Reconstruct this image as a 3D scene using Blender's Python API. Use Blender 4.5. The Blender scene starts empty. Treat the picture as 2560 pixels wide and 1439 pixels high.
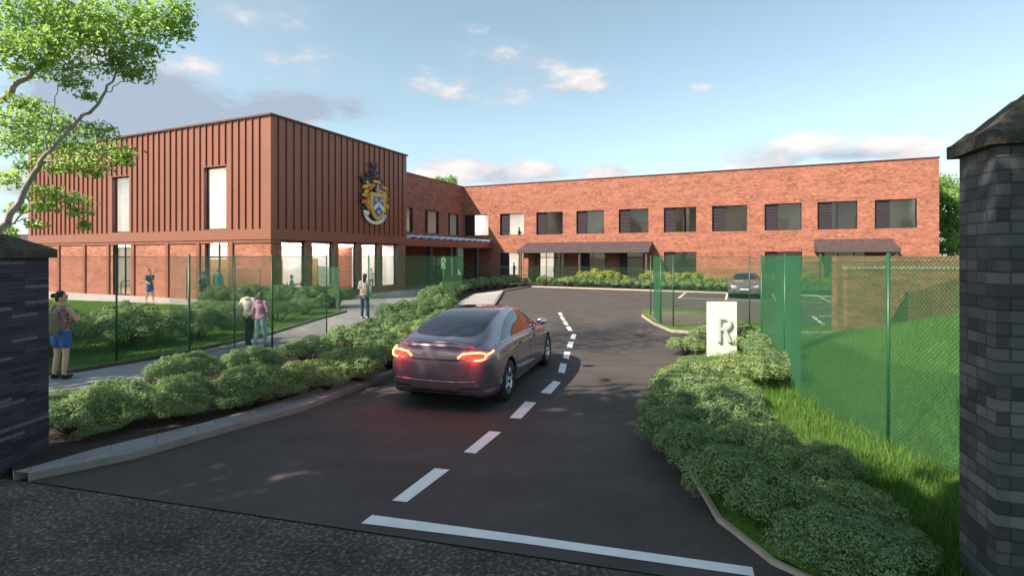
import bpy, bmesh, math, random
import numpy as np
from mathutils import Vector, Matrix
from mathutils.bvhtree import BVHTree
from mathutils import geometry as mgeo
R = math.radians
sc = bpy.context.scene
COL = sc.collection
random.seed(7); RNG = np.random.default_rng(7)

# ------------------------------------------------------------------ camera
F = 1270.0 / 2560.0
H = 2.4
cam_d = bpy.data.cameras.new('camera'); cam = bpy.data.objects.new('camera', cam_d); COL.objects.link(cam)
cam.location = (0, 0, H); cam.rotation_euler = (R(90), 0, 0)
cam_d.sensor_width = 36; cam_d.lens = 36 * F
cam_d.shift_y = -79.5 / 2560
cam_d.clip_start = .05; cam_d.clip_end = 3000
sc.camera = cam
sc.render.resolution_x = 1024; sc.render.resolution_y = 575
sc.view_settings.view_transform = 'Standard'; sc.view_settings.look = 'None'
sc.view_settings.exposure = .92; sc.view_settings.gamma = 1
sc.render.engine = 'CYCLES'
sc.cycles.use_denoising = True
sc.cycles.max_bounces = 8; sc.cycles.diffuse_bounces = 3; sc.cycles.glossy_bounces = 3
sc.cycles.transparent_max_bounces = 24; sc.cycles.transmission_bounces = 4
sc.cycles.caustics_reflective = False; sc.cycles.caustics_refractive = False
sc.cycles.sample_clamp_indirect = 4

# ------------------------------------------------------------------ sun and sky
SUN_DIR = Vector((-.87, -.49, .87)).normalized()          # towards the sun
sun_d = bpy.data.lights.new('sun', 'SUN'); sun = bpy.data.objects.new('sun', sun_d); COL.objects.link(sun)
sun_d.energy = 5.0; sun_d.angle = R(.5); sun_d.color = (1, .86, .70)
sun.rotation_euler = SUN_DIR.to_track_quat('Z', 'Y').to_euler()
sun.location = (-30, -20, 30)
world = bpy.data.worlds.new('World'); sc.world = world; world.use_nodes = True
def build_world():
    nt = world.node_tree; N = nt.nodes; L = nt.links; N.clear()
    out = N.new('ShaderNodeOutputWorld')
    sky = N.new('ShaderNodeTexSky'); sky.sky_type = 'NISHITA'; sky.sun_disc = False
    sky.sun_elevation = math.asin(SUN_DIR.z); sky.sun_rotation = math.atan2(SUN_DIR.x, SUN_DIR.y)
    sky.air_density = 1.0; sky.dust_density = .7; sky.ozone_density = 1.3
    hs = N.new('ShaderNodeHueSaturation'); hs.inputs['Saturation'].default_value = .64
    L.new(sky.outputs[0], hs.inputs['Color'])
    tn = N.new('ShaderNodeMix'); tn.data_type = 'RGBA'; tn.blend_type = 'MULTIPLY'; tn.inputs[0].default_value = 1
    L.new(hs.outputs[0], tn.inputs[6]); tn.inputs[7].default_value = (.90, 1.06, 1.02, 1)
    bg = N.new('ShaderNodeBackground'); bg.inputs[1].default_value = .110
    L.new(tn.outputs[2], bg.inputs[0])
    tc = N.new('ShaderNodeTexCoord'); sp = N.new('ShaderNodeSeparateXYZ'); L.new(tc.outputs['Generated'], sp.inputs[0])
    def M(op, a, b=None, c=None, clamp=False):
        n = N.new('ShaderNodeMath'); n.operation = op; n.use_clamp = clamp
        for i, v in enumerate((a, b, c)):
            if v is None: continue
            if isinstance(v, (int, float)): n.inputs[i].default_value = v
            else: L.new(v, n.inputs[i])
        return n.outputs[0]
    az = M('ARCTAN2', sp.outputs[0], sp.outputs[1]); el = M('ARCSINE', sp.outputs[2])
    cb = N.new('ShaderNodeCombineXYZ'); L.new(az, cb.inputs[0]); L.new(el, cb.inputs[1])
    def noise(scale, detail, off=(0, 0, 0), sc3=(1, 2.3, 1), rough=.55):
        mp = N.new('ShaderNodeMapping'); L.new(cb.outputs[0], mp.inputs[0])
        mp.inputs['Scale'].default_value = sc3; mp.inputs['Location'].default_value = off
        n = N.new('ShaderNodeTexNoise'); n.inputs['Scale'].default_value = scale
        n.inputs['Detail'].default_value = detail; n.inputs['Roughness'].default_value = rough
        L.new(mp.outputs[0], n.inputs['Vector']); return n.outputs[0]
    n1 = noise(7, 8); n1s = noise(7, 5, (.03, -.10, 0)); n2 = noise(3.2, 4, (4, 1, 0))
    def blobs(lst):
        tot = None
        for x, y, rx, ry, s in lst:
            r = (x - 1280) / 1270; a0 = math.atan(r); e0 = math.atan((640 - y) / 1270 * math.cos(a0))
            ca = math.cos(a0)
            ra = rx / 1270 * ca * ca; re = ry / 1270 * ca
            da = M('DIVIDE', M('SUBTRACT', az, a0), ra); de = M('DIVIDE', M('SUBTRACT', el, e0), re)
            q = M('ADD', M('MULTIPLY', da, da), M('MULTIPLY', de, de))
            g = M('MULTIPLY', M('EXPONENT', M('MULTIPLY', q, -1)), s)
            tot = g if tot is None else M('ADD', tot, g)
        return tot
    white = blobs([(1240, 160, 130, 40, 1.0), (1290, 225, 150, 45, .8), (1470, 210, 75, 28, 1.15), (1060, 215, 70, 22, .9), (1120, 250, 60, 20, .8),
                   (1150, 430, 110, 48, 1.6), (1330, 430, 150, 34, 1.3), (1530, 432, 60, 22, 1.2), (2080, 375, 190, 52, 1.25), (1860, 400, 120, 40, 1.0),
                   (2260, 380, 120, 34, .9), (720, 135, 110, 32, 1.0), (700, 20, 70, 40, .9), (590, 30, 60, 40, .7), (490, 160, 60, 26, 1.0), (870, 175, 60, 18, .8),
                   (745, 275, 60, 30, 1.1), (230, 170, 130, 80, 1.2), (1740, 215, 60, 20, .6), (2100, 165, 30, 14, .9), (60, 520, 200, 90, 1.1), (330, 210, 160, 50, .8)])
    grey = blobs([(820, 262, 190, 42, 1.2), (430, 250, 220, 70, 1.3), (330, 300, 260, 60, 1.3), (100, 330, 220, 150, 1.0), (640, 280, 160, 40, .8), (1380, 445, 170, 20, .4), (2100, 395, 200, 20, .4)])
    # any other part of the sky carries a thin scatter of cloud
    gen = M('MULTIPLY', M('SUBTRACT', n2, .55), .8, clamp=True)
    gen = M('MULTIPLY', gen, M('GREATER_THAN', M('ABSOLUTE', az), 1.0))
    dens = M('ADD', M('ADD', white, grey), gen)
    cl = M('MULTIPLY', M('SUBTRACT', M('ADD', M('MULTIPLY', M('SUBTRACT', n1, .5), 2.6), M('MULTIPLY', dens, .62)), .36), 2.1, clamp=True)
    soft = M('MULTIPLY', M('MULTIPLY', dens, .62), M('MULTIPLY', M('SUBTRACT', M('MULTIPLY_ADD', n1, .6, M('MULTIPLY', n2, .4)), .34), 3.2, clamp=True), clamp=True)
    fac = M('MAXIMUM', cl, soft)
    fac = M('MULTIPLY', fac, .93)
    lit = M('ADD', M('MULTIPLY', M('SUBTRACT', n1, n1s), 2.4), .62, clamp=True)
    lit = M('SUBTRACT', lit, M('MULTIPLY', grey, .75), clamp=True)
    lit = M('MULTIPLY', lit, M('ADD', M('MULTIPLY', cl, .5), .5))
    mx = N.new('ShaderNodeMix'); mx.data_type = 'RGBA'; L.new(lit, mx.inputs[0])
    mx.inputs[6].default_value = (.235, .28, .345, 1); mx.inputs[7].default_value = (.60, .535, .505, 1)
    bg2 = N.new('ShaderNodeBackground'); L.new(mx.outputs[2], bg2.inputs[0]); bg2.inputs[1].default_value = 1.0
    ms = N.new('ShaderNodeMixShader'); L.new(fac, ms.inputs[0]); L.new(bg.outputs[0], ms.inputs[1]); L.new(bg2.outputs[0], ms.inputs[2])
    L.new(ms.outputs[0], out.inputs[0])
build_world()

# ------------------------------------------------------------------ helpers
def gp(px, py, z=0.0):
    """ground point seen at a pixel of the 2560 wide photo"""
    Y = 1270.0 * (H - z) / (py - 640.0); return ((px - 1280) * Y / 1270, Y)
RZ = math.atan2(-.4034, .915)
K = Vector((-4.75, 49.6, 0)); U = Vector((.915, -.4034, 0)).normalized(); NN = Vector((.4034, .915, 0)).normalized()
def S2W(x, y, z=0): return K + U * x + NN * y + Vector((0, 0, z))
def wx(px):
    r = (px - 1280) / 1270; return (r * 49.6 + 4.75) / (.915 + .4034 * r)

class MB:
    def __init__(s): s.v = []; s.f = []; s.m = []; s.sm = []
    def face(s, idx, mi=0, sm=False): s.f.append(tuple(idx)); s.m.append(mi); s.sm.append(sm)
    def poly(s, pts, mi=0):
        n = len(s.v); s.v += [tuple(p) for p in pts]; s.face(range(n, n + len(pts)), mi)
    def box(s, x0, x1, y0, y1, z0, z1, mi=0):
        n = len(s.v)
        s.v += [(x0, y0, z0), (x1, y0, z0), (x1, y1, z0), (x0, y1, z0), (x0, y0, z1), (x1, y0, z1), (x1, y1, z1), (x0, y1, z1)]
        for q in ((0, 3, 2, 1), (4, 5, 6, 7), (0, 1, 5, 4), (1, 2, 6, 5), (2, 3, 7, 6), (3, 0, 4, 7)): s.face([n + i for i in q], mi)
    def prism(s, poly, z0, z1, mi=0, top=None):
        n = len(s.v); k = len(poly)
        a = sum(poly[i][0] * poly[(i + 1) % k][1] - poly[(i + 1) % k][0] * poly[i][1] for i in range(k))
        if a < 0: poly = poly[::-1]
        s.v += [(p[0], p[1], z0) for p in poly] + [(p[0], p[1], z1) for p in poly]
        s.face([n + i for i in range(k)][::-1], mi); s.face([n + k + i for i in range(k)], mi if top is None else top)
        for i in range(k): j = (i + 1) % k; s.face((n + i, n + j, n + k + j, n + k + i), mi)
    def tube(s, pts, rad, n=8, mi=0, cap=True, sm=True):
        pts = [Vector(p) for p in pts]
        if isinstance(rad, (int, float)): rad = [rad] * len(pts)
        base = len(s.v); up = None
        for i, p in enumerate(pts):
            d = (pts[min(i + 1, len(pts) - 1)] - pts[max(i - 1, 0)]).normalized()
            if up is None:
                up = Vector((0, 0, 1)) if abs(d.z) < .9 else Vector((1, 0, 0))
            a = d.cross(up).normalized(); b = a.cross(d).normalized(); up = b
            for k in range(n):
                t = 2 * math.pi * k / n; s.v.append(tuple(p + (a * math.cos(t) + b * math.sin(t)) * rad[i]))
        for i in range(len(pts) - 1):
            for k in range(n):
                k2 = (k + 1) % n; o = base + i * n
                s.face((o + k, o + k2, o + n + k2, o + n + k), mi, sm)
        if cap:
            s.face([base + k for k in range(n)][::-1], mi); o = base + (len(pts) - 1) * n; s.face([o + k for k in range(n)], mi)
    def lathe(s, prof, c, axis='Z', n=24, mi=0, sm=True):
        base = len(s.v); c = Vector(c)
        for (r, h) in prof:
            for k in range(n):
                t = 2 * math.pi * k / n
                p = (r * math.cos(t), r * math.sin(t), h)
                if axis == 'Y': p = (p[0], p[2], p[1])
                if axis == 'X': p = (p[2], p[0], p[1])
                s.v.append(tuple(c + Vector(p)))
        for i in range(len(prof) - 1):
            for k in range(n):
                k2 = (k + 1) % n; o = base + i * n; s.face((o + k, o + k2, o + n + k2, o + n + k), mi, sm)
    def ball(s, c, r, n=12, mi=0):
        if isinstance(r, (int, float)): r = (r, r, r)
        base = len(s.v); m = n // 2 + 1
        for i in range(m + 1):
            ph = math.pi * i / m
            for k in range(n):
                t = 2 * math.pi * k / n
                s.v.append((c[0] + r[0] * math.sin(ph) * math.cos(t), c[1] + r[1] * math.sin(ph) * math.sin(t), c[2] + r[2] * math.cos(ph)))
        for i in range(m):
            for k in range(n):
                k2 = (k + 1) % n; o = base + i * n; s.face((o + k, o + n + k, o + n + k2, o + k2), mi, True)
    def build(s, name, mats, parent=None, loc=(0, 0, 0), rz=0, uv=True, label=None, cat=None, group=None, kind=None):
        me = bpy.data.meshes.new(name)
        me.from_pydata(s.v, [], s.f)
        if not isinstance(mats, (list, tuple)): mats = [mats]
        for m in mats: me.materials.append(m)
        me.polygons.foreach_set('material_index', s.m); me.polygons.foreach_set('use_smooth', s.sm)
        if uv and len(s.f) < 60000:
            ul = me.uv_layers.new(name='UVMap'); vs = me.vertices; d = ul.data
            for p in me.polygons:
                n = p.normal; ax = max(range(3), key=lambda i: abs(n[i]))
                for li in p.loop_indices:
                    co = vs[me.loops[li].vertex_index].co
                    d[li].uv = ((co.y, co.z), (co.x, co.z), (co.x, co.y))[ax]
        me.update()
        o = bpy.data.objects.new(name, me); COL.objects.link(o); o.location = loc; o.rotation_euler = (0, 0, rz)
        if parent: o.parent = parent
        tag(o, label, cat, group, kind); return o
def tag(o, label=None, cat=None, group=None, kind=None):
    if label: o['label'] = label
    if cat: o['category'] = cat
    if group: o['group'] = group
    if kind: o['kind'] = kind
    return o
def empty(name, loc=(0, 0, 0), rz=0, label=None, cat=None, group=None):
    o = bpy.data.objects.new(name, None); COL.objects.link(o); o.location = loc; o.rotation_euler = (0, 0, rz); o.empty_display_size = .2
    return tag(o, label, cat, group)
def kids(o): return [c for c in bpy.data.objects if c.parent == o]
def copy_tree(o, parent=None):
    ch = kids(o); c = o.copy(); COL.objects.link(c); c.parent = parent
    for k in ch: copy_tree(k, c)
    return c
def npmesh(name, V, Fc, mats, parent=None, smooth=False, **kw):
    """mesh from numpy arrays, Fc (n,3) or (n,4)"""
    me = bpy.data.meshes.new(name); V = np.asarray(V, np.float32); Fc = np.asarray(Fc, np.int32)
    me.vertices.add(len(V)); me.vertices.foreach_set('co', V.ravel())
    k = Fc.shape[1]; me.loops.add(Fc.size); me.loops.foreach_set('vertex_index', Fc.ravel())
    me.polygons.add(len(Fc)); me.polygons.foreach_set('loop_start', np.arange(0, Fc.size, k, dtype=np.int32))
    try: me.polygons.foreach_set('loop_total', np.full(len(Fc), k, np.int32))
    except Exception: pass
    if not isinstance(mats, (list, tuple)): mats = [mats]
    for m in mats: me.materials.append(m)
    me.update(calc_edges=True)
    if smooth: me.polygons.foreach_set('use_smooth', np.ones(len(Fc), bool))
    o = bpy.data.objects.new(name, me); COL.objects.link(o)
    if parent: o.parent = parent
    tag(o, **kw); return o

# ------------------------------------------------------------------ materials
class NT:
    def __init__(s, name):
        s.m = bpy.data.materials.new(name); s.m.use_nodes = True; s.nt = s.m.node_tree; s.N = s.nt.nodes; s.L = s.nt.links
        s.b = s.N['Principled BSDF']; s.out = s.N['Material Output']
    def n(s, t, **kw):
        x = s.N.new(t)
        for k, v in kw.items(): setattr(x, k, v)
        return x
    def link(s, a, b): s.L.new(a, b)
    def coord(s, kind='Object', scale=(1, 1, 1), rot=(0, 0, 0)):
        tc = s.n('ShaderNodeTexCoord'); mp = s.n('ShaderNodeMapping'); mp.inputs['Scale'].default_value = scale; mp.inputs['Rotation'].default_value = rot
        s.link(tc.outputs[kind], mp.inputs[0]); return mp.outputs[0]
    def noise(s, vec, scale, detail=4, rough=.55):
        x = s.n('ShaderNodeTexNoise'); x.inputs['Scale'].default_value = scale; x.inputs['Detail'].default_value = detail; x.inputs['Roughness'].default_value = rough
        s.link(vec, x.inputs['Vector']); return x.outputs[0]
    def ramp(s, fac, stops):
        x = s.n('ShaderNodeValToRGB'); cr = x.color_ramp
        while len(cr.elements) < len(stops): cr.elements.new(.5)
        for e, (p, c) in zip(cr.elements, stops): e.position = p; e.color = (*c, 1) if len(c) == 3 else c
        s.link(fac, x.inputs[0]); return x.outputs[0]
    def mix(s, fac, a, b, mode='MIX'):
        x = s.n('ShaderNodeMix', data_type='RGBA', blend_type=mode)
        for i, v in ((0, fac), (6, a), (7, b)):
            if isinstance(v, (int, float)): x.inputs[i].default_value = v
            elif isinstance(v, tuple): x.inputs[i].default_value = (*v, 1) if len(v) == 3 else v
            else: s.link(v, x.inputs[i])
        return x.outputs[2]
    def bump(s, h, strength=.3, dist=.01):
        x = s.n('ShaderNodeBump'); x.inputs['Strength'].default_value = strength; x.inputs['Distance'].default_value = dist
        s.link(h, x.inputs['Height']); s.link(x.outputs[0], s.b.inputs['Normal']); return x
    def set(s, **kw):
        for k, v in kw.items():
            i = s.b.inputs[k.replace('_', ' ')]
            if isinstance(v, tuple): i.default_value = (*v, 1) if len(v) == 3 else v
            elif isinstance(v, (int, float)): i.default_value = v
            else: s.link(v, i)
        return s
def simple(name, col, rough=.6, var=.18, scale=6, bump=.0, metallic=0, coord='Object', bscale=None, **kw):
    t = NT(name); v = t.coord(coord); n = t.noise(v, scale, 5)
    c = t.ramp(n, [(.3, tuple(x * (1 - var) for x in col)), (.7, tuple(min(1, x * (1 + var)) for x in col))])
    t.set(Base_Color=c, Roughness=rough, Metallic=metallic, **kw)
    if bump: t.bump(t.noise(v, bscale or scale * 8, 4), bump, .01)
    return t.m
def brick(name, c1, c2, mortar, bw=.225, bh=.075, ms=.008, streak=None, bump=.5, rough=.85, spread=.5, light=None):
    t = NT(name); uv = t.coord('UV')
    b = t.n('ShaderNodeTexBrick'); b.inputs['Scale'].default_value = 1; b.inputs['Brick Width'].default_value = bw + .01
    b.inputs['Row Height'].default_value = bh + .01; b.inputs['Mortar Size'].default_value = ms; b.inputs['Mortar Smooth'].default_value = .3
    b.inputs['Color1'].default_value = (*c1, 1); b.inputs['Color2'].default_value = (*c2, 1); b.inputs['Mortar'].default_value = (*mortar, 1)
    b.inputs['Bias'].default_value = 0
    t.link(uv, b.inputs['Vector'])
    col = b.outputs['Color']
    # brick to brick variation from a white noise on the brick cell
    sx = t.n('ShaderNodeSeparateXYZ'); t.link(uv, sx.inputs[0])
    def M(op, a, c=None):
        x = t.n('ShaderNodeMath', operation=op)
        for i, v in enumerate((a, c)):
            if v is None: continue
            if isinstance(v, (int, float)): x.inputs[i].default_value = v
            else: t.link(v, x.inputs[i])
        return x.outputs[0]
    row = M('FLOOR', M('DIVIDE', sx.outputs[1], bh + .01)); off = M('MULTIPLY', M('MODULO', row, 2.0), .5)
    cx = M('FLOOR', M('ADD', M('DIVIDE', sx.outputs[0], bw + .01), off))
    cv = t.n('ShaderNodeCombineXYZ'); t.link(cx, cv.inputs[0]); t.link(row, cv.inputs[1])
    wn = t.n('ShaderNodeTexWhiteNoise', noise_dimensions='2D'); t.link(cv.outputs[0], wn.inputs['Vector'])
    vr = t.ramp(wn.outputs[0], [(0, (1 - spread,) * 3), (.5, (1, 1, 1)), (.9, (1 + spread * .3,) * 3), (1, (1 + spread,) * 3)])
    if light:   # a few much paler bricks
        lf = t.ramp(wn.outputs[0], [(light[0], (0, 0, 0)), (light[0] + .01, (1, 1, 1))])
        keep = t.mix(b.outputs['Fac'], (1, 1, 1), (0, 0, 0))
        lf2 = t.mix(1.0, lf, keep, 'MULTIPLY')
    col = t.mix(1.0, col, vr, 'MULTIPLY')
    if light: col = t.mix(lf2, col, light[1])
    if streak:
        v2 = t.coord('UV', (.35, 1.6, 1)); s1 = t.noise(v2, 1.4, 6, .7); s2 = t.noise(t.coord('UV', (1, 2.2, 1)), 4.5, 4, .7)
        col = t.mix(t.ramp(s1, [(.42, (0, 0, 0)), (.62, (1, 1, 1))]), col, t.mix(.45, col, streak[0]))
        col = t.mix(t.ramp(s2, [(.58, (0, 0, 0)), (.68, (.75, .75, .75))]), col, streak[1])
        s3 = t.noise(t.coord('UV', (1, 1.5, 1)), .8, 3)
        col = t.mix(1.0, col, t.ramp(s3, [(.3, (.88, .88, .88)), (.7, (1.08, 1.08, 1.08))]), 'MULTIPLY')
    t.set(Base_Color=col, Roughness=rough)
    inv = t.mix(b.outputs['Fac'], (1, 1, 1), (0, 0, 0))
    h = t.mix(.35, inv, t.noise(uv, 60, 4))
    t.bump(h, bump, .012)
    return t.m
def glass(name, tint=(.92, .95, .95), refl=1.0, rough=.01):
    t = NT(name); t.N.remove(t.b)
    tr = t.n('ShaderNodeBsdfTransparent'); tr.inputs[0].default_value = (*tint, 1)
    gl = t.n('ShaderNodeBsdfGlossy'); gl.inputs['Roughness'].default_value = rough; gl.inputs[0].default_value = (refl, refl, refl, 1)
    fr = t.n('ShaderNodeFresnel'); fr.inputs[0].default_value = 1.5
    ms = t.n('ShaderNodeMixShader'); t.link(fr.outputs[0], ms.inputs[0]); t.link(tr.outputs[0], ms.inputs[1]); t.link(gl.outputs[0], ms.inputs[2])
    t.link(ms.outputs[0], t.out.inputs[0]); return t.m
def emit(name, col, s):
    t = NT(name); t.set(Base_Color=col, Emission_Color=col, Emission_Strength=s, Roughness=.4); return t.m
def leafmat(name, dark, mid, lite, trans=.25, rough=.55, zvar=True):
    t = NT(name); g = t.n('ShaderNodeNewGeometry')
    rnd = g.outputs['Random Per Island']
    v = t.coord('Object'); n = t.noise(v, 2.2, 3)
    mx = t.n('ShaderNodeMath', operation='MULTIPLY_ADD'); t.link(rnd, mx.inputs[0]); mx.inputs[1].default_value = .65
    ad = t.n('ShaderNodeMath', operation='MULTIPLY'); t.link(n, ad.inputs[0]); ad.inputs[1].default_value = .45
    t.link(ad.outputs[0], mx.inputs[2])
    c = t.ramp(mx.outputs[0], [(.1, dark), (.5, mid), (.92, lite)])
    oi = t.n('ShaderNodeObjectInfo')
    c = t.mix(1.0, c, t.ramp(oi.outputs['Random'], [(0, (.80, .86, .84)), (.5, (1, 1, 1)), (1, (1.18, 1.10, .92))]), 'MULTIPLY')
    t.set(Base_Color=c, Roughness=rough)
    t.b.inputs['Specular IOR Level'].default_value = .35
    if trans:
        tl = t.n('ShaderNodeBsdfTranslucent'); t.link(t.mix(.5, c, (.22, .36, .04)), tl.inputs[0])
        ms = t.n('ShaderNodeMixShader'); ms.inputs[0].default_value = trans
        t.link(t.b.outputs[0], ms.inputs[1]); t.link(tl.outputs[0], ms.inputs[2]); t.link(ms.outputs[0], t.out.inputs[0])
    return t.m
def asphalt(name, base, spk, scale=120, var=.25, bump=.35, rough=.82, patch=.8):
    t = NT(name); v = t.coord('Object')
    n = t.noise(v, scale, 3, .7); n2 = t.noise(v, patch, 5, .6); n3 = t.noise(t.coord('Object', (.3, 1, 1)), 2.2, 4)
    c = t.ramp(n, [(.34, tuple(x * .55 for x in base)), (.52, base), (.72, spk)])
    c = t.mix(1.0, c, t.ramp(n2, [(.3, (1 - var,) * 3), (.7, (1 + var,) * 3)]), 'MULTIPLY')
    c = t.mix(1.0, c, t.ramp(n3, [(.35, (.9, .9, .9)), (.65, (1.08, 1.07, 1.05))]), 'MULTIPLY')
    t.set(Base_Color=c, Roughness=rough); t.b.inputs['Specular IOR Level'].default_value = .3
    t.bump(n, bump, .006); return t.m

M_ = {}
M_['brick'] = brick('red_brick', (.37, .122, .072), (.275, .086, .053), (.31, .165, .12), streak=((.46, .185, .125), (.55, .34, .21)), spread=.4)
M_['brick_dark'] = brick('dark_slate_brick', (.115, .115, .125), (.066, .067, .077), (.05, .05, .054), bh=.072, ms=.007, spread=.55, bump=.9, light=(.92, (.15, .14, .145)))
M_['brick_thin'] = brick('thin_dark_slate_brick', (.048, .052, .066), (.032, .036, .048), (.020, .021, .027), bw=.30, bh=.036, ms=.003, spread=.5, bump=.9, light=(.92, (.12, .118, .14)))
M_['clad'] = simple('copper_brown_cladding', (.265, .092, .058), .42, .06, .6, 0, .2)
M_['seam'] = simple('seam_metal', (.20, .066, .042), .45, .06, .6, 0, .25)
M_['coping'] = simple('dark_red_coping', (.11, .03, .03), .5, .1, 2)
M_['brown_trim'] = simple('brown_trim', (.22, .072, .044), .5, .08, 1)
M_['frame'] = simple('anthracite_frame', (.022, .018, .022), .45, .1, 3)
M_['louvre'] = simple('plum_grey_louvre', (.085, .066, .078), .4, .08, 3, 0, .3)
M_['glass'] = glass('window_glass')
M_['white_wall'] = simple('white_plaster', (.80, .79, .77), .9, .03, 1)
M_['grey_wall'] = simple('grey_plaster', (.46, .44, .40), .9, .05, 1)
M_['wood_floor'] = simple('pale_wood_floor', (.52, .33, .17), .5, .12, 3)
M_['wood_door'] = simple('oak_door', (.36, .22, .10), .5, .12, 4)
M_['soffit'] = simple('white_soffit', (.60, .58, .56), .8, .04, 1)
M_['lamp'] = emit('ceiling_panel_light', (1, .97, .94), 7)
M_['lamp_dim'] = emit('ceiling_panel_light_dim', (1, .95, .88), 2.2)
M_['column'] = simple('charcoal_column', (.03, .027, .03), .5, .1, 2)
M_['tiles'] = NT('purple_brown_roof_tiles').m
def _tiles():
    t = NT('roof_tiles'); uv = t.coord('Object')
    b = t.n('ShaderNodeTexBrick'); t.link(uv, b.inputs['Vector']); b.inputs['Scale'].default_value = 1
    b.inputs['Brick Width'].default_value = .3; b.inputs['Row Height'].default_value = .22; b.inputs['Mortar Size'].default_value = .012
    b.inputs['Color1'].default_value = (.085, .045, .055, 1); b.inputs['Color2'].default_value = (.055, .035, .045, 1); b.inputs['Mortar'].default_value = (.02, .015, .018, 1)
    c = t.mix(1.0, b.outputs[0], t.ramp(t.noise(uv, 5, 5), [(.3, (.6, .6, .6)), (.7, (1.7, 1.6, 1.6))]), 'MULTIPLY')
    t.set(Base_Color=c, Roughness=.8); t.bump(b.outputs['Fac'], -.4, .02); return t.m
bpy.data.materials.remove(M_['tiles']); M_['tiles'] = _tiles()
M_['fascia'] = simple('grey_brown_fascia', (.075, .062, .052), .6, .1, 2)
M_['pv_white'] = simple('white_slat', (.72, .74, .86), .4, .04, 1)
M_['pv_blue'] = simple('blue_slat', (.12, .16, .42), .35, .08, 1)
M_['asphalt'] = asphalt('new_asphalt', (.078, .068, .066), (.12, .106, .102), 140, .2, .4)
M_['old_road'] = asphalt('old_worn_road', (.062, .056, .050), (.26, .235, .21), 26, .5, 1.2, .8, 1.3)
M_['paving'] = None
def _paving(name, base, bw, bh, rot=RZ):
    t = NT(name); uv = t.coord('Object', rot=(0, 0, -rot))
    b = t.n('ShaderNodeTexBrick'); t.link(uv, b.inputs['Vector']); b.inputs['Scale'].default_value = 1
    b.inputs['Brick Width'].default_value = bw; b.inputs['Row Height'].default_value = bh; b.inputs['Mortar Size'].default_value = .006
    b.inputs['Color1'].default_value = (*base, 1); b.inputs['Color2'].default_value = (*[x * .86 for x in base], 1); b.inputs['Mortar'].default_value = (*[x * .55 for x in base], 1)
    c = t.mix(1.0, b.outputs[0], t.ramp(t.noise(t.coord('Object'), 1.3, 6, .65), [(.3, (.82, .82, .83)), (.7, (1.1, 1.1, 1.08))]), 'MULTIPLY')
    c = t.mix(1.0, c, t.ramp(t.noise(t.coord('Object'), 60, 3), [(.3, (.85, .85, .85)), (.7, (1.1, 1.1, 1.1))]), 'MULTIPLY')
    t.set(Base_Color=c, Roughness=.85); t.bump(b.outputs['Fac'], -.3, .01); return t.m
M_['paving'] = _paving('grey_paving', (.30, .29, .31), .6, .4)
M_['kerb_pave'] = _paving('kerbside_paving', (.30, .30, .32), .45, .45, R(35))
M_['pale'] = _paving('pale_concrete', (.50, .47, .45), 1.2, .9)
M_['kerb'] = simple('kerb_stone', (.25, .235, .21), .85, .15, 5, .3)
M_['paint'] = None
def _paint():
    t = NT('road_paint'); v = t.coord('Object'); n = t.noise(v, 55, 4, .7); n2 = t.noise(v, 7, 5, .7)
    wear = t.ramp(n, [(.22, (0, 0, 0)), (.34, (1, 1, 1))])
    c = t.mix(wear, (.22, .21, .21), t.ramp(n2, [(.3, (.74, .74, .73)), (.7, (.88, .88, .87))]))
    t.set(Base_Color=c, Roughness=.7); t.bump(n, .3, .004); return t.m
M_['paint'] = _paint()
M_['soil'] = simple('bark_mulch_soil', (.035, .024, .018), .95, .5, 30, .9, bscale=60)
M_['gravel'] = simple('grey_brown_gravel', (.15, .12, .095), .95, .5, 22, .9, bscale=50)
M_['turf'] = None
def _turf(name, a, b_, c_):
    t = NT(name); v = t.coord('Object'); n = t.noise(v, 26, 4, .7); n2 = t.noise(v, .9, 4)
    c = t.ramp(n, [(.25, a), (.5, b_), (.8, c_)]); c = t.mix(1.0, c, t.ramp(n2, [(.3, (.75, .8, .75)), (.7, (1.2, 1.15, 1.1))]), 'MULTIPLY')
    t.set(Base_Color=c, Roughness=.9); t.b.inputs['Specular IOR Level'].default_value = .1
    t.bump(n, .8, .03); return t.m
M_['turf'] = _turf('lawn_turf', (.040, .080, .016), (.085, .165, .030), (.14, .24, .05))
M_['land'] = _turf('open_land', (.05, .07, .02), (.08, .11, .03), (.11, .15, .05))
M_['fence'] = simple('green_coated_steel', (.018, .115, .046), .45, .08, 3)
M_['post'] = simple('green_post_steel', (.012, .085, .032), .4, .08, 3)
M_['stone_cap'] = None
def _cap():
    t = NT('weathered_capstone'); v = t.coord('Object'); n = t.noise(v, 9, 7, .72); n2 = t.noise(v, 22, 5, .7)
    c = t.ramp(n, [(.30, (.020, .018, .016)), (.48, (.05, .045, .035)), (.60, (.085, .075, .045)), (.72, (.15, .15, .15))])
    c = t.mix(t.ramp(n2, [(.56, (0, 0, 0)), (.68, (.8, .8, .8))]), c, (.11, .115, .12))
    t.set(Base_Color=c, Roughness=.9); t.bump(n, .9, .03); return t.m
M_['stone_cap'] = _cap()
M_['sign_white'] = simple('white_sign', (.82, .81, .79), .45, .02, 1)
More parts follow.
